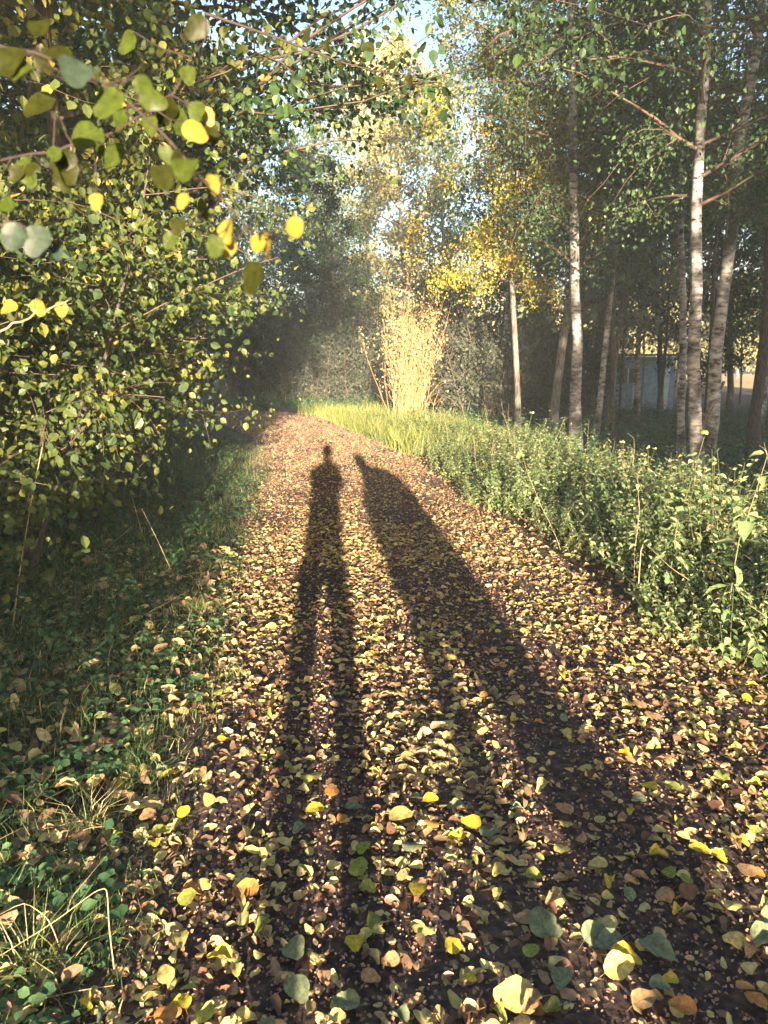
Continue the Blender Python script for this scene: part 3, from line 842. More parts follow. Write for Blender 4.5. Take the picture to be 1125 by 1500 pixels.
# ------------------------------------------------------------------ grass
def blades(mb, pos, H, wid, lean, rnd, rs):
    n = len(pos)
    a = rs.uniform(0, 6.28, n)
    side = np.column_stack([np.cos(a), np.sin(a), np.zeros(n)])
    b = rs.uniform(0, 6.28, n)
    dr = np.column_stack([np.cos(b), np.sin(b), np.zeros(n)]) * (lean * H)[:, None]
    up = np.zeros((n, 3)); up[:, 2] = 1
    H_ = H[:, None]; w = wid[:, None] * .5
    p0 = pos; p1 = pos + up * H_ * .5 + dr * .3; p2 = pos + up * H_ * (1 - .35 * np.clip(lean, 0, 1))[:, None] + dr
    V = np.stack([p0 - side * w, p0 + side * w, p1 + side * w * .8, p1 - side * w * .8, p2], 1)
    base = np.arange(n)[:, None] * 5
    f4 = base + np.array([[0, 1, 2, 3]]); f3 = base + np.array([[3, 2, 4]])
    mb.add2(V.reshape(-1, 3), f3, f4, np.repeat(rnd, 5))
gm = MB(); rs = np.random.default_rng(101)
n = 70000
y = 1.1 + 12 * rs.uniform(size=n) ** 1.6
x = xl(y) + .18 - 2.6 * rs.uniform(size=n) ** 1.1
cl = np.array([mnoise.noise(Vector((a * 1.8, b * 1.8, 3))) for a, b in zip(x, y)])
keep = cl + rs.normal(size=n) * .18 > np.where(y < 3.2, -.02, -.2)
x, y = x[keep], y[keep]; n = len(x)
H = rs.uniform(.05, .19, n) * np.interp(xl(y) - x, [-.2, .1, .8], [.35, .7, 1.2])
blades(gm, np.column_stack([x, y, ground_h(x, y)]), H, rs.uniform(.002, .0045, n), rs.uniform(.1, 1.1, n), rs.uniform(size=n), rs)
o = gm.obj('grass', M['grass']); tag(o, 'green grass on the verge left of the path', 'grass', kind='stuff'); gm = MB()
# fresh strip on the far right of the mound at the bend and along the bank's foot
n = 9000
y = rs.uniform(11, 19, n); x = xr(y) + .05 + rs.uniform(size=n) ** 1.2 * 2.2
blades(gm, np.column_stack([x, y, ground_h(x, y)]), rs.uniform(.15, .42, n), rs.uniform(.006, .012, n), rs.uniform(.1, .8, n), rs.uniform(.4, 1, n), rs)
o = gm.obj('grass', leaf_mat('mound_grass', [(0, (.08, .13, .03)), (.5, (.16, .21, .05)), (1, (.34, .34, .10))], transl=.3, spot=.1)); tag(o, 'sunlit yellow-green grass on the mound at the bend', 'grass', kind='stuff')

# individual grass tufts at the leaf edge
def tuft(px, py, nb, h, label, yel=.5, mat='grass'):
    # ground point under the pixel
    yy = (py - 750) / 1083; fwd = math.cos(R(12)) - yy * math.sin(R(12)); dn = math.sin(R(12)) + yy * math.cos(R(12))
    s = 1.5 / dn; X, Y = (px - 562.5) / 1083 * s, fwd * s
    e = empty('grass_tuft', (X, Y, float(ground_h(X, Y)))); tag(e, label, 'grass tuft', 'grass tufts on the left verge')
    b = MB()
    pos = np.column_stack([rs.normal(size=nb) * .035, rs.normal(size=nb) * .03, np.zeros(nb)])
    blades(b, pos, rs.uniform(.4, 1, nb) * h, rs.uniform(.002, .004, nb), rs.uniform(.3, 1.5, nb), np.clip(rs.uniform(size=nb) * .4 + yel, 0, 1), rs)
    f = b.obj('blade_cluster', M[mat], e); f['kind'] = 'stuff'
tuft(340, 995, 70, .11, 'bright yellow-green grass tuft at the edge of the leaves, upper left of the near shadow', .62)
tuft(290, 905, 110, .2, 'green and straw-coloured grass tuft where the fallen stalk ends', .55)
tuft(210, 1150, 160, .16, 'fresh green grass tuft among leaves left of the path', .4)
tuft(185, 1130, 90, .15, 'thin green grass tuft beside the fresh one', .35)
tuft(130, 1225, 110, .2, 'dry bent grass tuft drooping to the right', .62)
tuft(120, 1390, 90, .17, 'low green tuft between the arching straws at bottom left', .4)
tuft(60, 1440, 120, .22, 'tangle of dry straw and green blades in the bottom left corner', .6)
tuft(220, 1100, 60, .15, 'small green tuft behind the fresh one', .4)

vm = MB(); n = 5200
y = 1.15 + 8 * rs.uniform(size=n) ** 1.5; x = xl(y) + .05 - 2.2 * rs.uniform(size=n)
cl = np.array([mnoise.noise(Vector((a * 2.1, b * 2.1, 9))) for a, b in zip(x, y)])
kk = cl > -.1; x, y = x[kk], y[kk]; n = len(x)
for c in range(5):
    dx, dy = rs.normal(size=n) * .03, rs.normal(size=n) * .03
    a = rs.uniform(0, 6.28, n)
    leaves(vm, OVAL, np.column_stack([x + dx, y + dy, ground_h(x, y) + rs.uniform(.015, .09, n)]), np.column_stack([np.cos(a), np.sin(a), rs.normal(size=n) * .2]),
           np.column_stack([rs.normal(size=n) * .35, rs.normal(size=n) * .35, np.ones(n)]), rs.uniform(.02, .045, n), rs.uniform(0, .95, n))
o = vm.obj('ground_ivy', M['herb']); tag(o, 'small dark green round leaves creeping over the left verge', 'plants', kind='stuff')

# dry stalks
def gp(px, py, z=0.0):
    yy = (py - 750) / 1083; fwd = math.cos(R(12)) - yy * math.sin(R(12)); dn = math.sin(R(12)) + yy * math.cos(R(12))
    s = (1.5 - z) / dn
    return np.array([(px - 562.5) / 1083 * s, fwd * s, z])
def stalk(P, r, label, extra=(), mat='dry'):
    P = [np.array(p, float) for p in P]
    e = empty('dry_stalk', tuple(P[0])); tag(e, label, 'stalk', 'dry stalks on the left verge')
    def tb(Q, rr, nm):
        Q = np.array(Q); m_ = len(Q)
        t = np.linspace(0, m_ - 1, 4 * (m_ - 1) + 1)
        # light smoothing of the corner points
        QQ = np.column_stack([np.interp(t, np.arange(m_), Q[:, c]) for c in range(3)])
        QQ[1:-1] = (QQ[:-2] + 2 * QQ[1:-1] + QQ[2:]) / 4
        b = MB(); tube(b, QQ - P[0], np.linspace(rr, rr * .5, len(QQ)), 5); b.obj(nm, M[mat], e)
    tb(P, r, 'stem')
    for ex_ in extra: tb(ex_, r * .5, 'side_stem')
b0 = gp(15, 950); stalk([b0, at(30, 830, b0[1] + .1), at(45, 740, b0[1] + .15), at(62, 655, b0[1] + .2)], .004, 'long pale stalk standing nearly upright at the far left')
b0 = gp(110, 962); b1 = gp(272, 868, .12); stalk([b0 + [0, 0, .01], gp(190, 912, .07), b1], .004, 'straight pale stalk lying slantwise on the grass')
b0 = gp(82, 860, .05); stalk([b0, gp(160, 800, .2), at(195, 770, 4.2)], .003, 'forked thin twig lying in the left undergrowth', [[gp(160, 800, .2), gp(210, 800, .18)]])
b0 = gp(225, 830, .0); stalk([b0, at(205, 770, b0[1]), at(193, 725, b0[1] - .1)], .003, 'short upright straw under the sapling leaves')
b0 = gp(262, 860, .0); stalk([b0, at(235, 800, b0[1]), at(208, 745, b0[1] - .1)], .003, 'thin grey stem leaning left beside the short upright straw')
b0 = gp(170, 1440); stalk([b0, at(160, 1360, b0[1] - .02), at(157, 1300, b0[1] - .04), at(140, 1305, b0[1] - .05), at(80, 1350, b0[1] - .1), gp(0, 1400, .1)], .0016, 'bent straw arching over the bottom left corner')
b0 = gp(100, 1420); stalk([b0, at(72, 1345, b0[1]), at(36, 1320, b0[1] - .02), gp(-20, 1350, .1)], .0016, 'reddish kinked straw left of the arching one')
b0 = gp(45, 1425); stalk([b0, at(40, 1370, b0[1]), at(36, 1322, b0[1])], .0012, 'short straight straw meeting the kinked one')
b0 = gp(-20, 1455, .02); stalk([b0, gp(60, 1463, .05), gp(120, 1450, .06), gp(168, 1443, .04)], .0016, 'long straw lying across the bottom left corner')
b0 = gp(8, 1260, .03); stalk([b0, gp(80, 1235, .06), gp(130, 1212, .09), gp(160, 1210, .08), gp(195, 1230, .02)], .0012, 'thin straw bowing over the dry tuft')
b0 = gp(5, 1240, .03); stalk([b0, gp(70, 1215, .06), gp(118, 1200, .09), gp(200, 1222, .03)], .0012, 'second thin straw crossing above the dry tuft')
b0 = gp(-10, 1300, .03); stalk([b0, gp(60, 1262, .06), gp(110, 1238, .07)], .0012, 'faint straw below the two bowed ones')
# long bare stalks in the nettle bank
b0 = at(940, 790, 3.9); stalk([b0 - [0, 0, .25], b0, at(980, 830, 3.6), at(1010, 850, 3.5)], .003, 'bare stem poking from the nettles')
b0 = at(1125, 905, 2.9); stalk([at(1160, 930, 2.8), b0, at(1095, 885, 3.0)], .003, 'bare stem with a bright leaf at the right edge')
# leaning pole against the birches
P = [gp(1010, 690), at(1035, 610, 9.0), at(1060, 560, 9.4)]
e = empty('fallen_branch', tuple(P[0])); tag(e, 'pale fallen branch leaning at the foot of the two stout birches', 'branch')
b = MB(); tube(b, np.array(P) - P[0], [.04, .03, .02], 7); b.obj('limb', M['bark_grey'], e)
b = MB(); tube(b, np.array([P[1], P[1] + [-.2, .1, .15]]) - P[0], [.012, .005], 5); b.obj('side_shoot', M['bark_grey'], e)

# ------------------------------------------------------------------ fallen leaves
rs = np.random.default_rng(111)
def litter_h(x, y):
    inside = (x > xl(y) - .2) & (x < xr(y) + .2)
    t = np.clip((x - xl(y)) / (xr(y) - xl(y)), 0, 1)
    return np.where(inside, .014 + .02 * np.sin(np.pi * t), ground_h(x, y) + .01)
lm = MB()
TPL = [round_leaf(m=9, seed=s, curl=c, w=w, tooth=.12, tipy=1.12, fold=fo) for s, c, w, fo in ((21, .12, .40, 0), (22, .2, .36, .1), (23, -.14, .42, 0), (24, .06, .44, 0), (25, .35, .28, .3), (26, -.2, .33, .25))]
def strew(n, y, x, smin, smax, tilt, lift=.011):
    z = litter_h(x, y) + rs.uniform(0, lift, n)
    tilt = tilt * np.where(rs.uniform(size=n) < .8, .38, 1.15)
    nr = nrmz(np.column_stack([rs.normal(size=n) * tilt, rs.normal(size=n) * tilt - tilt * .9, np.ones(n)]))
    a = rs.uniform(0, 6.28, n); ax = np.column_stack([np.cos(a), np.sin(a), rs.normal(size=n) * .25])
    sz = rs.uniform(smin, smax, n) * np.where(rs.uniform(size=n) < .3, .6, 1)
    rnd = np.clip(rs.beta(1.6, 1.5, n), 0, 1)
    which = rs.integers(len(TPL), size=n)
    for k in range(len(TPL)):
        m_ = which == k
        leaves(lm, TPL[k], np.column_stack([x, y, z + .3 * tilt * sz])[m_], ax[m_], nr[m_], sz[m_], rnd[m_])
n = 29000
y = 1.0 + 5.5 * rs.uniform(size=n) ** 1.05
x = xl(y) - .05 + (xr(y) - xl(y) + .15) * rs.uniform(size=n)
# worn wheel tracks, thinned along both cast shadows so bare soil deepens them
shadow_trk = np.clip(1.5 * np.exp(-((x - (.92 - .085 * y)) / .27) ** 4) + 1.25 * np.exp(-((x - (-.0 - .095 * y)) / .16) ** 4), 0, 1.6)
cl = np.array([mnoise.noise(Vector((a * 3.0, b * 3.0, 5))) for a, b in zip(x, y)])
k = (rs.uniform(size=n) > .5 * shadow_trk) & (cl * .9 + rs.uniform(-.5, .5, n) > -.33) & (rs.uniform(size=n) < np.interp(y, [3.8, 6.5], [1, .45]))
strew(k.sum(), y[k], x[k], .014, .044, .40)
n = 15000
y = 5.2 + 14.8 * rs.uniform(size=n) ** 1.5
x = xl(y) + (xr(y) - xl(y)) * rs.uniform(size=n)
strew(n, y, x, .015, .04, .34)
n = 2600
y = 1.0 + 4.5 * rs.uniform(size=n) ** 1.4
x = xl(y) - 1.6 * rs.uniform(size=n) ** 1.3
strew(n, y, x, .035, .07, .45, .05)
# crumbled bits between the leaves
fr = MB(); n = 120000
y = 1.0 + 18.5 * rs.uniform(size=n) ** 1.25; x = xl(y) - .1 + (xr(y) - xl(y) + .25) * rs.uniform(size=n)
a = rs.uniform(0, 6.28, n)
leaves(fr, DIAMOND, np.column_stack([x, y, litter_h(x, y) + rs.uniform(0, .012, n)]), np.column_stack([np.cos(a), np.sin(a), rs.normal(size=n) * .5]),
       np.column_stack([rs.normal(size=n) * .3, rs.normal(size=n) * .3 - .3, np.ones(n)]), rs.uniform(.005, .016, n) * np.interp(y, [3, 15], [1, 2.2]), rs.uniform(.1, .9, n))
o = fr.obj('leaf_crumbs', leaf_mat('crumbled_leaf', [(0, (.09, .055, .045)), (.5, (.26, .165, .11)), (1, (.42, .29, .19))], transl=.05, spot=.1), None, False); tag(o, 'crumbled leaf bits scattered over the trodden earth', 'debris', kind='stuff')
n = 2500
y = 1.2 + 12 * rs.uniform(size=n); x = xr(y) + 1.2 * rs.uniform(size=n) ** 1.4
strew(n, y, x, .03, .06, .45)
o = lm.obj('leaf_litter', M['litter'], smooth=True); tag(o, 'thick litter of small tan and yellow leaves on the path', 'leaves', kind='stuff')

FC = {'pale yellow': (.56, .48, .16), 'bright yellow': (.62, .47, .05), 'tan': (.42, .27, .13), 'brown': (.16, .09, .05), 'orange': (.52, .25, .07),
      'yellow-green': (.30, .33, .07), 'grey-green': (.21, .25, .14)}
fmat = {k: leaf_mat('fallen_' + k.replace(' ', '_').replace('-', '_'), [(0, tuple(.8 * a for a in c)), (1, c)], transl=.15, gloss=.025, spot=.4, vein=True) for k, c in FC.items()}
fmesh = {}
BT = [round_leaf(m=16, tipy=1.1, seed=s, curl=c, w=w, tooth=.07, fold=fo) for s, c, w, fo in ((31, .10, .46, 0), (32, .2, .42, .03), (33, -.14, .45, 0), (34, .05, .47, 0), (35, .35, .36, .15))]
for c in FC:
    for k in range(5):
        b = MB(); b.add(*BT[k]); 
        y0 = BT[k][0]
        tube(b, np.array([[0, .0, 0], [.03, -.2, .02], [.08, -.42, .0]]), [.012, .010, .008], 3)
        fmesh[c, k] = b.mesh('fallen_leaf', fmat[c])
def where(x, y):
    ax_ = ex * y
    L = x + ax_
    if x < xl(y): return 'on the left verge'
    if -.24 < L < .14: return 'in the narrow shadow'
    if .14 <= L <= .42: return 'between the two shadows'
    if .42 < L < 1.12: return 'in the broad shadow'
    if L >= 1.12: return 'right of the broad shadow'
    return 'between grass and narrow shadow'
def fallen(x, y, c, k, size, label=None, up=.0):
    z = float(litter_h(np.array(x), np.array(y))) + rs.uniform(.018, .035)
    a = rs.uniform(0, 6.28)
    o = leaf_obj(fmesh[c, k], (x, y, z), (math.cos(a), math.sin(a), rs.normal() * .15), nrmz(np.array([rs.normal() * .2, rs.normal() * .12 - .16 - up * 1.5, 1])), size, None, 'fallen_leaf')
    w = 'broad' if size > .043 else 'small'
    if label: tag(o, label, 'leaf')
    else:
        cr = {0: 'flat', 1: 'cupped', 2: 'domed', 3: 'flat', 4: 'curled'}[k]
        far_ = 'near the viewer' if y < 1.9 else ('a few steps on' if y > 2.7 else 'one step on')
        tag(o, f'{w} {cr} {c} leaf {where(x, y)}, {far_}', 'leaf', f'{w} {cr} {c} leaves {where(x, y)}, {far_}')
names = list(FC); pw = [.27, .13, .17, .09, .07, .14, .13]
specials = [(425, 1385, 'grey-green', .085, 'round grey-green leaf lying in the narrow shadow near the bottom'),
            (428, 1440, 'grey-green', .08, 'grey-green leaf at the bottom, just below the round one'),
            (527, 1482, 'grey-green', .07, 'small dark green leaf at the bottom edge of the narrow shadow'),
            (802, 1387, 'grey-green', .10, 'large pale green leaf at the left edge of the broad shadow'),
            (855, 1395, 'grey-green', .085, 'dull green leaf just right of the large pale green one'),
            (910, 1390, 'grey-green', .08, 'third dull green leaf in the row inside the broad shadow'),
            (945, 1385, 'grey-green', .085, 'fourth and rightmost green leaf in the row inside the broad shadow'),
            (1100, 1395, 'grey-green', .085, 'dim green leaf at the right edge near the bottom'),
            (825, 1430, 'grey-green', .07, 'dull green leaf below the large pale green one'),
            (892, 1415, 'bright yellow', .085, 'bright yellow leaf standing in a spot of sun in the broad shadow'),
            (885, 1440, 'pale yellow', .09, 'pale yellow leaf below the bright yellow one'),
            (525, 1292, 'yellow-green', .08, 'yellow-green leaf edge-on right of the narrow shadow'),
            (570, 1205, 'pale yellow', .085, 'pale leaf in the sun above the yellow-green one'),
            (380, 1305, 'orange', .08, 'orange leaf standing up left of the narrow shadow'),
            (705, 1220, 'bright yellow', .07, 'yellow leaf in the sunny gap left of the broad shadow'),
            (945, 1160, 'bright yellow', .065, 'bright yellow leaf at the right rim of the broad shadow'),
            (128, 1042, 'orange', .06, 'small orange yellow leaf lying on the grass verge'),
            (785, 1475, 'pale yellow', .11, 'biggest pale yellow leaf at the bottom, under the large green one'),
            (612, 1305, 'bright yellow', .065, 'round yellow leaf in the middle of the sunlit strip'),
            (855, 730, 'tan', .05, 'tan leaf caught on the far nettles')][:19]
for px, py, c, s, lab in specials:
    q = gp(px, py, .03); fallen(q[0], q[1], c, [0, 3, 1][int(rs.integers(3))], s * .82, lab, up=.12)
for k in range(270):
    y = 1.25 + 2.6 * rs.uniform() ** 1.5
    x = rs.uniform(max(-1.0, -.56 * y - .1), min(float(xr(y)), .58 * y + .1))
    fallen(x, y, names[rs.choice(7, p=pw)], int(rs.integers(5)), rs.uniform(.03, .056))

# ------------------------------------------------------------------ the blue shed between the trunks
def shed():
    c = at(945, 530, 24); x0, y0 = c[0], 24
    z0 = float(ground_h(x0, y0)) - .02
    e = empty('garden_shed', (x0, y0, z0), .15); tag(e, 'small faded blue shed half hidden between the trunks on the right', 'shed')
    blue = solid_mat('faded_blue_paint', (.14, .24, .36), scale=6, noise=.35, rough=.6)
    pale = solid_mat('pale_blue_paint', (.35, .45, .52), scale=6, noise=.3, rough=.6)
    roofm = solid_mat('grey_roof_felt', (.12, .12, .13), scale=20)
    def bx(nm, mt, c, s, par=e):
        b = MB(); v = np.array([[i, j, k] for i in (-.5, .5) for j in (-.5, .5) for k in (-.5, .5)]) * s + c
        b.add(v, [[0, 1, 3, 2], [4, 6, 7, 5], [0, 4, 5, 1], [2, 3, 7, 6], [0, 2, 6, 4], [1, 5, 7, 3]]); return b.obj(nm, mt, par, False)
    bx('wall', blue, (0, .75, .85), (2.1, 1.4, 1.68))
    for k in range(12):
        bx('board', pale if k in (4, 9, 10) else blue, (-.99 + k * .18, .035 - rs.uniform(0, .006), .85), (.165, .02, 1.66))
    bx('window', solid_mat('shed_window', (.05, .07, .09), rough=.2, noise=.2), (-.55, .008, 1.1), (.5, .03, .45))
    bx('window_bar', pale, (-.55, -.012, 1.1), (.04, .02, .47))
    bx('door', solid_mat('worn_blue_door', (.20, .30, .40), scale=9, noise=.4), (.32, .006, .8), (.68, .04, 1.5))
    bx('roof', roofm, (0, .72, 1.74), (2.35, 1.7, .07))
    bx('door_frame', pale, (.7, .012, .8), (.05, .02, 1.5))
shed()

# ------------------------------------------------------------------ far treeline and meadow trees
rs = np.random.default_rng(131)
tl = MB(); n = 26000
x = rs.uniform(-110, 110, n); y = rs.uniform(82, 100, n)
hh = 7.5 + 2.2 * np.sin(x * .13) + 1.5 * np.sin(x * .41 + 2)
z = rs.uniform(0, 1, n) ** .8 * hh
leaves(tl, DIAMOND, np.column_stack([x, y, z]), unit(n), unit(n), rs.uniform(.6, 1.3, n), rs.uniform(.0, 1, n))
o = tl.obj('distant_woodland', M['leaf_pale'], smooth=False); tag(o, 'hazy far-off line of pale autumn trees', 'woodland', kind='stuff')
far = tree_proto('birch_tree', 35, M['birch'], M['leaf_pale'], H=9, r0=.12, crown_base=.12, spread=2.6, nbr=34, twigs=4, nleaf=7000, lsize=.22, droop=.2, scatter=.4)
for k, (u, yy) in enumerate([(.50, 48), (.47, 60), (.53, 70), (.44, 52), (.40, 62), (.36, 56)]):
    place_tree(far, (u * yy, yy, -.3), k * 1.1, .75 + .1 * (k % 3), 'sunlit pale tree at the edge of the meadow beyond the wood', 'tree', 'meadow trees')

# ------------------------------------------------------------------ the two people whose shadows fall on the path
skin = solid_mat('skin', (.55, .36, .26), scale=40, noise=.08, rough=.55)
jacket = solid_mat('navy_jacket', (.05, .07, .12), scale=30, noise=.3)
trousers = solid_mat('dark_trousers', (.06, .06, .07), scale=30, noise=.3)
coatm = solid_mat('brown_coat', (.18, .11, .07), scale=25, noise=.3)
hairm = solid_mat('dark_hair', (.05, .03, .02), scale=60, noise=.4)
shoem = solid_mat('shoe_leather', (.05, .04, .035), scale=30)
white = solid_mat('eye_white', (.7, .7, .68), noise=.02); iris = solid_mat('iris', (.08, .05, .03), noise=.1)
bagm = solid_mat('canvas_bag', (.22, .2, .12), scale=40)
def skinned(name, verts, edges, radii, mat, parent, sub=1, root=0):
    me = bpy.data.meshes.new(name); me.from_pydata([tuple(v) for v in verts], edges, []); me.update()
    o = link(bpy.data.objects.new(name, me), parent)
    o.modifiers.new('skin', 'SKIN')
    for i, r_ in enumerate(radii):
        sv = me.skin_vertices[0].data[i]; sv.radius = r_ if isinstance(r_, tuple) else (r_, r_)
        sv.use_root = (i == root)
    s = o.modifiers.new('sub', 'SUBSURF'); s.levels = sub; s.render_levels = sub
    me.materials.append(mat)
    return o
def loft(name, rings, mat, parent, k=20):
    b = MB(); V = []
    for (cx, cy, z, rx, ry) in rings:
        for j in range(k):
            a = 2 * math.pi * j / k
            V.append((cx + rx * math.cos(a) * (1 + .04 * math.sin(3 * a + z * 5)), cy + ry * math.sin(a), z))
    F = [[i * k + j, i * k + (j + 1) % k, (i + 1) * k + (j + 1) % k, (i + 1) * k + j] for i in range(len(rings) - 1) for j in range(k)]
    b.add(V, F); return b.obj(name, mat, parent)
def head(parent, c, tilt, h=.235):
    """face towards +y"""
    b = MB(); nu, nv = 24, 18; V = []
    for i in range(nv + 1):
        th = math.pi * i / nv
        for j in range(nu):
            ph = 2 * math.pi * j / nu
            x = math.sin(th) * math.cos(ph); y = math.sin(th) * math.sin(ph); z = math.cos(th)
            w = .078 * (1 - .22 * max(0, -z) ** 1.5); d = .10
            px_, py_, pz_ = x * w, y * d, z * h / 2
            if y > .5:
                nose = math.exp(-(x / .16) ** 2 - ((z + .12) / .16) ** 2) * .024
                brow = math.exp(-((z - .12) / .08) ** 2) * .005 - math.exp(-((abs(x) - .4) / .18) ** 2 - ((z - .0) / .12) ** 2) * .012
                lips = math.exp(-(x / .3) ** 2 - ((z + .45) / .07) ** 2) * .007
                chin = math.exp(-(x / .3) ** 2 - ((z + .8) / .15) ** 2) * .01
                py_ += nose + brow + lips + chin
            V.append((px_, py_, pz_))
    F = [[i * nu + j, (i + 1) * nu + j, (i + 1) * nu + (j + 1) % nu, i * nu + (j + 1) % nu] for i in range(nv) for j in range(nu)]
    b.add(V, F)
    for s in (-1, 1):
        ev = [(s * .078 + s * .012 * math.cos(a) * rr, -.005 + .012 * math.sin(a) * rr - .004, -.005 + .03 * math.sin(a) * rr) for rr in (.5, 1) for a in np.linspace(0, 6.28, 9)[:-1]]
        b.add(ev, [[j, (j + 1) % 8, 8 + (j + 1) % 8, 8 + j] for j in range(8)])
    hd = b.obj('head', skin, parent); hd.location = c; hd.rotation_euler = (0, tilt, 0)
    for s in (-1, 1):
        eb = MB(); T_ = [( s * .031 + .011 * math.sin(t) * math.cos(p_), .086 + .011 * math.sin(t) * math.sin(p_), .004 + .009 * math.cos(t)) for t in np.linspace(0, math.pi, 7) for p_ in np.linspace(0, 2 * math.pi, 9)[:-1]]
        eb.add(T_, [[i * 8 + j, (i + 1) * 8 + j, (i + 1) * 8 + (j + 1) % 8, i * 8 + (j + 1) % 8] for i in range(6) for j in range(8)])
        eb.obj('eye', white, hd)
        ib = MB(); ib.add([(s * .031 + .0055 * math.cos(a), .0975, .004 + .0055 * math.sin(a)) for a in np.linspace(0, 6.28, 9)[:-1]] + [(s * .031, .0985, .004)], [[j, (j + 1) % 8, 8] for j in range(8)])
        ib.obj('iris', iris, hd)
    mbm = MB(); mbm.add([(-.024, .1035, -.052), (0, .1075, -.048), (.024, .1035, -.052), (0, .1065, -.060)], [[0, 1, 2, 3]]); mbm.obj('mouth', solid_mat('lips', (.4, .16, .13), noise=.05), hd)
    hb = MB(); V = []
    for i in range(11):
        th = math.pi * .62 * i / 10
        for j in range(24):
            ph = 2 * math.pi * j / 24
            y = math.sin(th) * math.sin(ph); cut = 1.0
            z = math.cos(th)
            if y > .35: z = max(z, .42)
            V.append((math.sin(th) * math.cos(ph) * .088 * (1 + .03 * math.sin(ph * 9)), math.sin(th) * math.sin(ph) * .108 - .006, z * (h / 2 + .012) + .003))
    hb.add(V, [[i * 24 + j, (i + 1) * 24 + j, (i + 1) * 24 + (j + 1) % 24, i * 24 + (j + 1) % 24] for i in range(10) for j in range(24)])
    hb.obj('hair', hairm, hd)
def person(L, yf, legs, hips_z, sh_z, sh_w, top, head_L, head_tilt, arms, label, up_mat, lean=0.0):
    x0 = L + ex * -yf
    e = empty('person', (x0, yf, 0.0)); tag(e, label, 'person')
    V = []; E = []; Rd = []
    def nv(p, r_, par=None):
        V.append(p); Rd.append(r_)
        if par is not None: E.append((par, len(V) - 1))
        return len(V) - 1
    pel = nv((0, 0, hips_z + .1), (.13, .10))
    wa = nv((lean * .3, 0, hips_z + .27), (.115, .09), pel)
    ch = nv((lean * .7, 0, sh_z - .12), (.14, .105), wa)
    nk = nv((lean, 0, sh_z + .03), .055, ch)
    nv((lean + (head_L - lean) * .5, .01, sh_z + .12), .05, nk)
    for s, (lx, ly) in zip((-1, 1), legs):
        hp = nv((s * .04 + lx * .5, 0, hips_z), .075, pel)
        kn = nv((lx, .02 + ly * .5, .47), .058, hp)
        an = nv((lx, ly, .09), .04, kn)
        nv((lx, ly + .14, .045), .036, an)
    fingers = []
    for s, (el, ha) in zip((-1, 1), arms):
        sh = nv((lean + s * sh_w, 0, sh_z - .02), .055, ch)
        e1 = nv(el, .043, sh); w_ = nv(ha, .03, e1)
        d = Vector(ha) - Vector(el); d.normalize()
        pal = nv(tuple(Vector(ha) + d * .06), (.026, .036), w_)
        fingers.append((Vector(ha), d, s))
    skinned('body', V, E, Rd, trousers if up_mat is None else up_mat, e, 1, 0)
    for (ha, d, s) in fingers:
        sidev = d.cross(Vector((0, 0, 1)));
        if sidev.length < .1: sidev = d.cross(Vector((0, 1, 0)))
        sidev.normalize(); cu = sidev.cross(d).normalized()
        FV = [tuple(ha - d * .01), tuple(ha + d * .05)]; FE = [(0, 1)]; FR = [.027, .034]
        for q in range(4):
            l = [.066, .075, .07, .055][q]
            p0 = ha + d * .075 + cu * (.03 - q * .02)
            a_ = len(FV)
            FV += [tuple(p0), tuple(p0 + d * l * .5 + sidev * .004 * s), tuple(p0 + d * l * .8 - sidev * .02 * s)]; FR += [.0095, .0085, .0075]
            FE += [(1, a_), (a_, a_ + 1), (a_ + 1, a_ + 2)]
        a_ = len(FV); FV += [tuple(ha + d * .03 + cu * .045), tuple(ha + d * .065 + cu * .062)]; FR += [.011, .009]; FE += [(0, a_), (a_, a_ + 1)]
        skinned('hand', FV, FE, FR, skin, e, 1, 0)
    for (lx, ly) in legs:
        loft('shoe', [(lx, ly + .05, .0, .047, .135), (lx, ly + .05, .03, .05, .14), (lx, ly + .03, .06, .043, .11), (lx, ly - .01, .10, .042, .06)], shoem, e)
    for (lx, ly) in legs:
        loft('trouser_leg', [(lx, ly, .07, .050, .07), (lx, ly, .25, .050, .06), (lx, .02 + ly * .5, .47, .055, .065), (lx * .98, ly * .3, .66, .064, .08), (lx * .85, 0, hips_z + .02, .085, .11)], up_mat, e)
    head(e, (head_L, .02, top - .118), head_tilt)
    return e
per = person(-.03, -.8, [(-.115, .0), (.095, .05)], .80, 1.42, .16, 1.76, .03, .05,
       [((-.13, .26, 1.19), (-.07, .60, 1.37)), ((.17, .26, 1.19), (.07, .60, 1.37))],
       'person in a navy jacket standing right behind the viewpoint, arms raised to hold a phone', trousers)
loft('jacket', [(0, 0, .76, .15, .13), (0, 0, .95, .15, .13), (0, 0, 1.15, .155, .125), (.01, 0, 1.32, .18, .125), (.02, 0, 1.43, .165, .10), (.02, 0, 1.49, .07, .07)], jacket, per)
# the phone in both hands, just behind the lens position
bp_ = MB()
v = np.array([[i, j, k] for i in (-.5, .5) for j in (-.5, .5) for k in (-.5, .5)]) * [.075, .009, .155] + [0, 0, 0]
bp_.add(v, [[0, 1, 3, 2], [4, 6, 7, 5], [0, 4, 5, 1], [2, 3, 7, 6], [0, 2, 6, 4], [1, 5, 7, 3]])
ph = bp_.obj('phone', solid_mat('phone_glass', (.02, .02, .022), rough=.2, noise=.1), None, False)
ph.location = (0, -.045, 1.45); ph.rotation_euler = (R(-12), 0, 0); tag(ph, 'black phone held upright by the person in the navy jacket', 'phone')
per2 = person(.62, -.8, [(-.11, .0), (.17, .08)], .78, 1.30, .17, 1.60, -.16, -.30,
       [((-.24, .03, 1.03), (-.2, .12, .80)), ((.26, .02, 1.03), (.25, .1, .80))],
       'person in a long brown coat beside the one with the phone, head tilted left', trousers, lean=-.0)
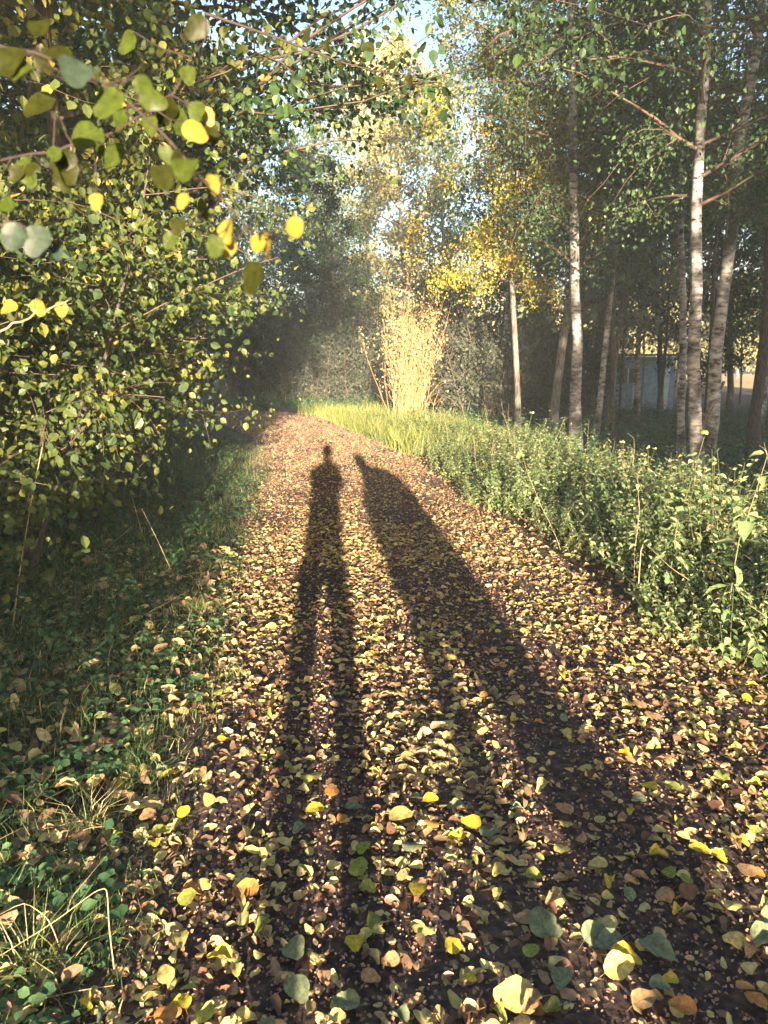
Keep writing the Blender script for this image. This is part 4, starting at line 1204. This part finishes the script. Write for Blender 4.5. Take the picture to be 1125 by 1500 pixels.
loft('coat', [(.24, .02, .30, .14, .12), (.24, .02, .50, .15, .13), (.17, .02, .62, .18, .14), (.09, 0, .72, .29, .15), (.08, 0, .90, .29, .15), (.06, 0, 1.03, .27, .15), (.05, 0, 1.2, .26, .14), (.02, 0, 1.33, .235, .12), (-.03, 0, 1.40, .17, .10), (-.10, 0, 1.45, .07, .07)], coatm, per2)  # unseen coat, its outline shaped to cast the broad shadow
bag = loft('shoulder_bag', [(0, 0, 0, .13, .07), (0, 0, .1, .15, .08), (0, 0, .3, .14, .07), (0, 0, .36, .05, .03)], bagm, None)  # unseen bag, added to fill out the broad shadow
bag.location = (.90 + ex * .8, -.72, .12); tag(bag, 'unseen olive canvas bag beside the brown coat, added to broaden the shadow', 'bag')

# ------------------------------------------------------------------ look-alikes: say which one, counted from the left as seen from the path
ORD = ['leftmost', 'second from left', 'third from left', 'fourth from left', 'fifth from left', 'sixth from left', 'seventh from left', 'eighth from left', 'ninth from left', 'tenth from left', 'eleventh from left', 'twelfth from left', 'thirteenth from left', 'fourteenth from left', 'fifteenth from left', 'rightmost']
cnt = {}
for o in scene.objects:
    if o.get('category') in ('tree', 'shrub') and o.get('group') and o.location.y > 0:
        cnt.setdefault(o['label'], []).append(o)
for lab, os_ in cnt.items():
    if len(os_) > 1:
        for k, o in enumerate(sorted(os_, key=lambda q: q.location.x / q.location.y)):
            o['label'] = lab + ', ' + ORD[min(k, 15)]

# ------------------------------------------------------------------ haze in the evening air
HAZE = 0.0019
if HAZE:
    b = MB()
    v = np.array([[i, j, k] for i in (-122, 122) for j in (-62, 162) for k in (-2.5, 19)], float)
    b.add(v, [[0, 1, 3, 2], [4, 6, 7, 5], [0, 4, 5, 1], [2, 3, 7, 6], [0, 2, 6, 4], [1, 5, 7, 3]])
    m_, nt, out = new_mat('evening_haze')
    pv = nt.nodes.new('ShaderNodeVolumePrincipled')
    pv.inputs['Color'].default_value = (.80, .90, 1, 1); pv.inputs['Density'].default_value = HAZE; pv.inputs['Anisotropy'].default_value = 0.0
    nt.links.new(pv.outputs[0], out.inputs['Volume'])
    o = b.obj('haze', m_, None, False); tag(o, 'thin bluish haze hanging in the wood', 'haze', kind='stuff')
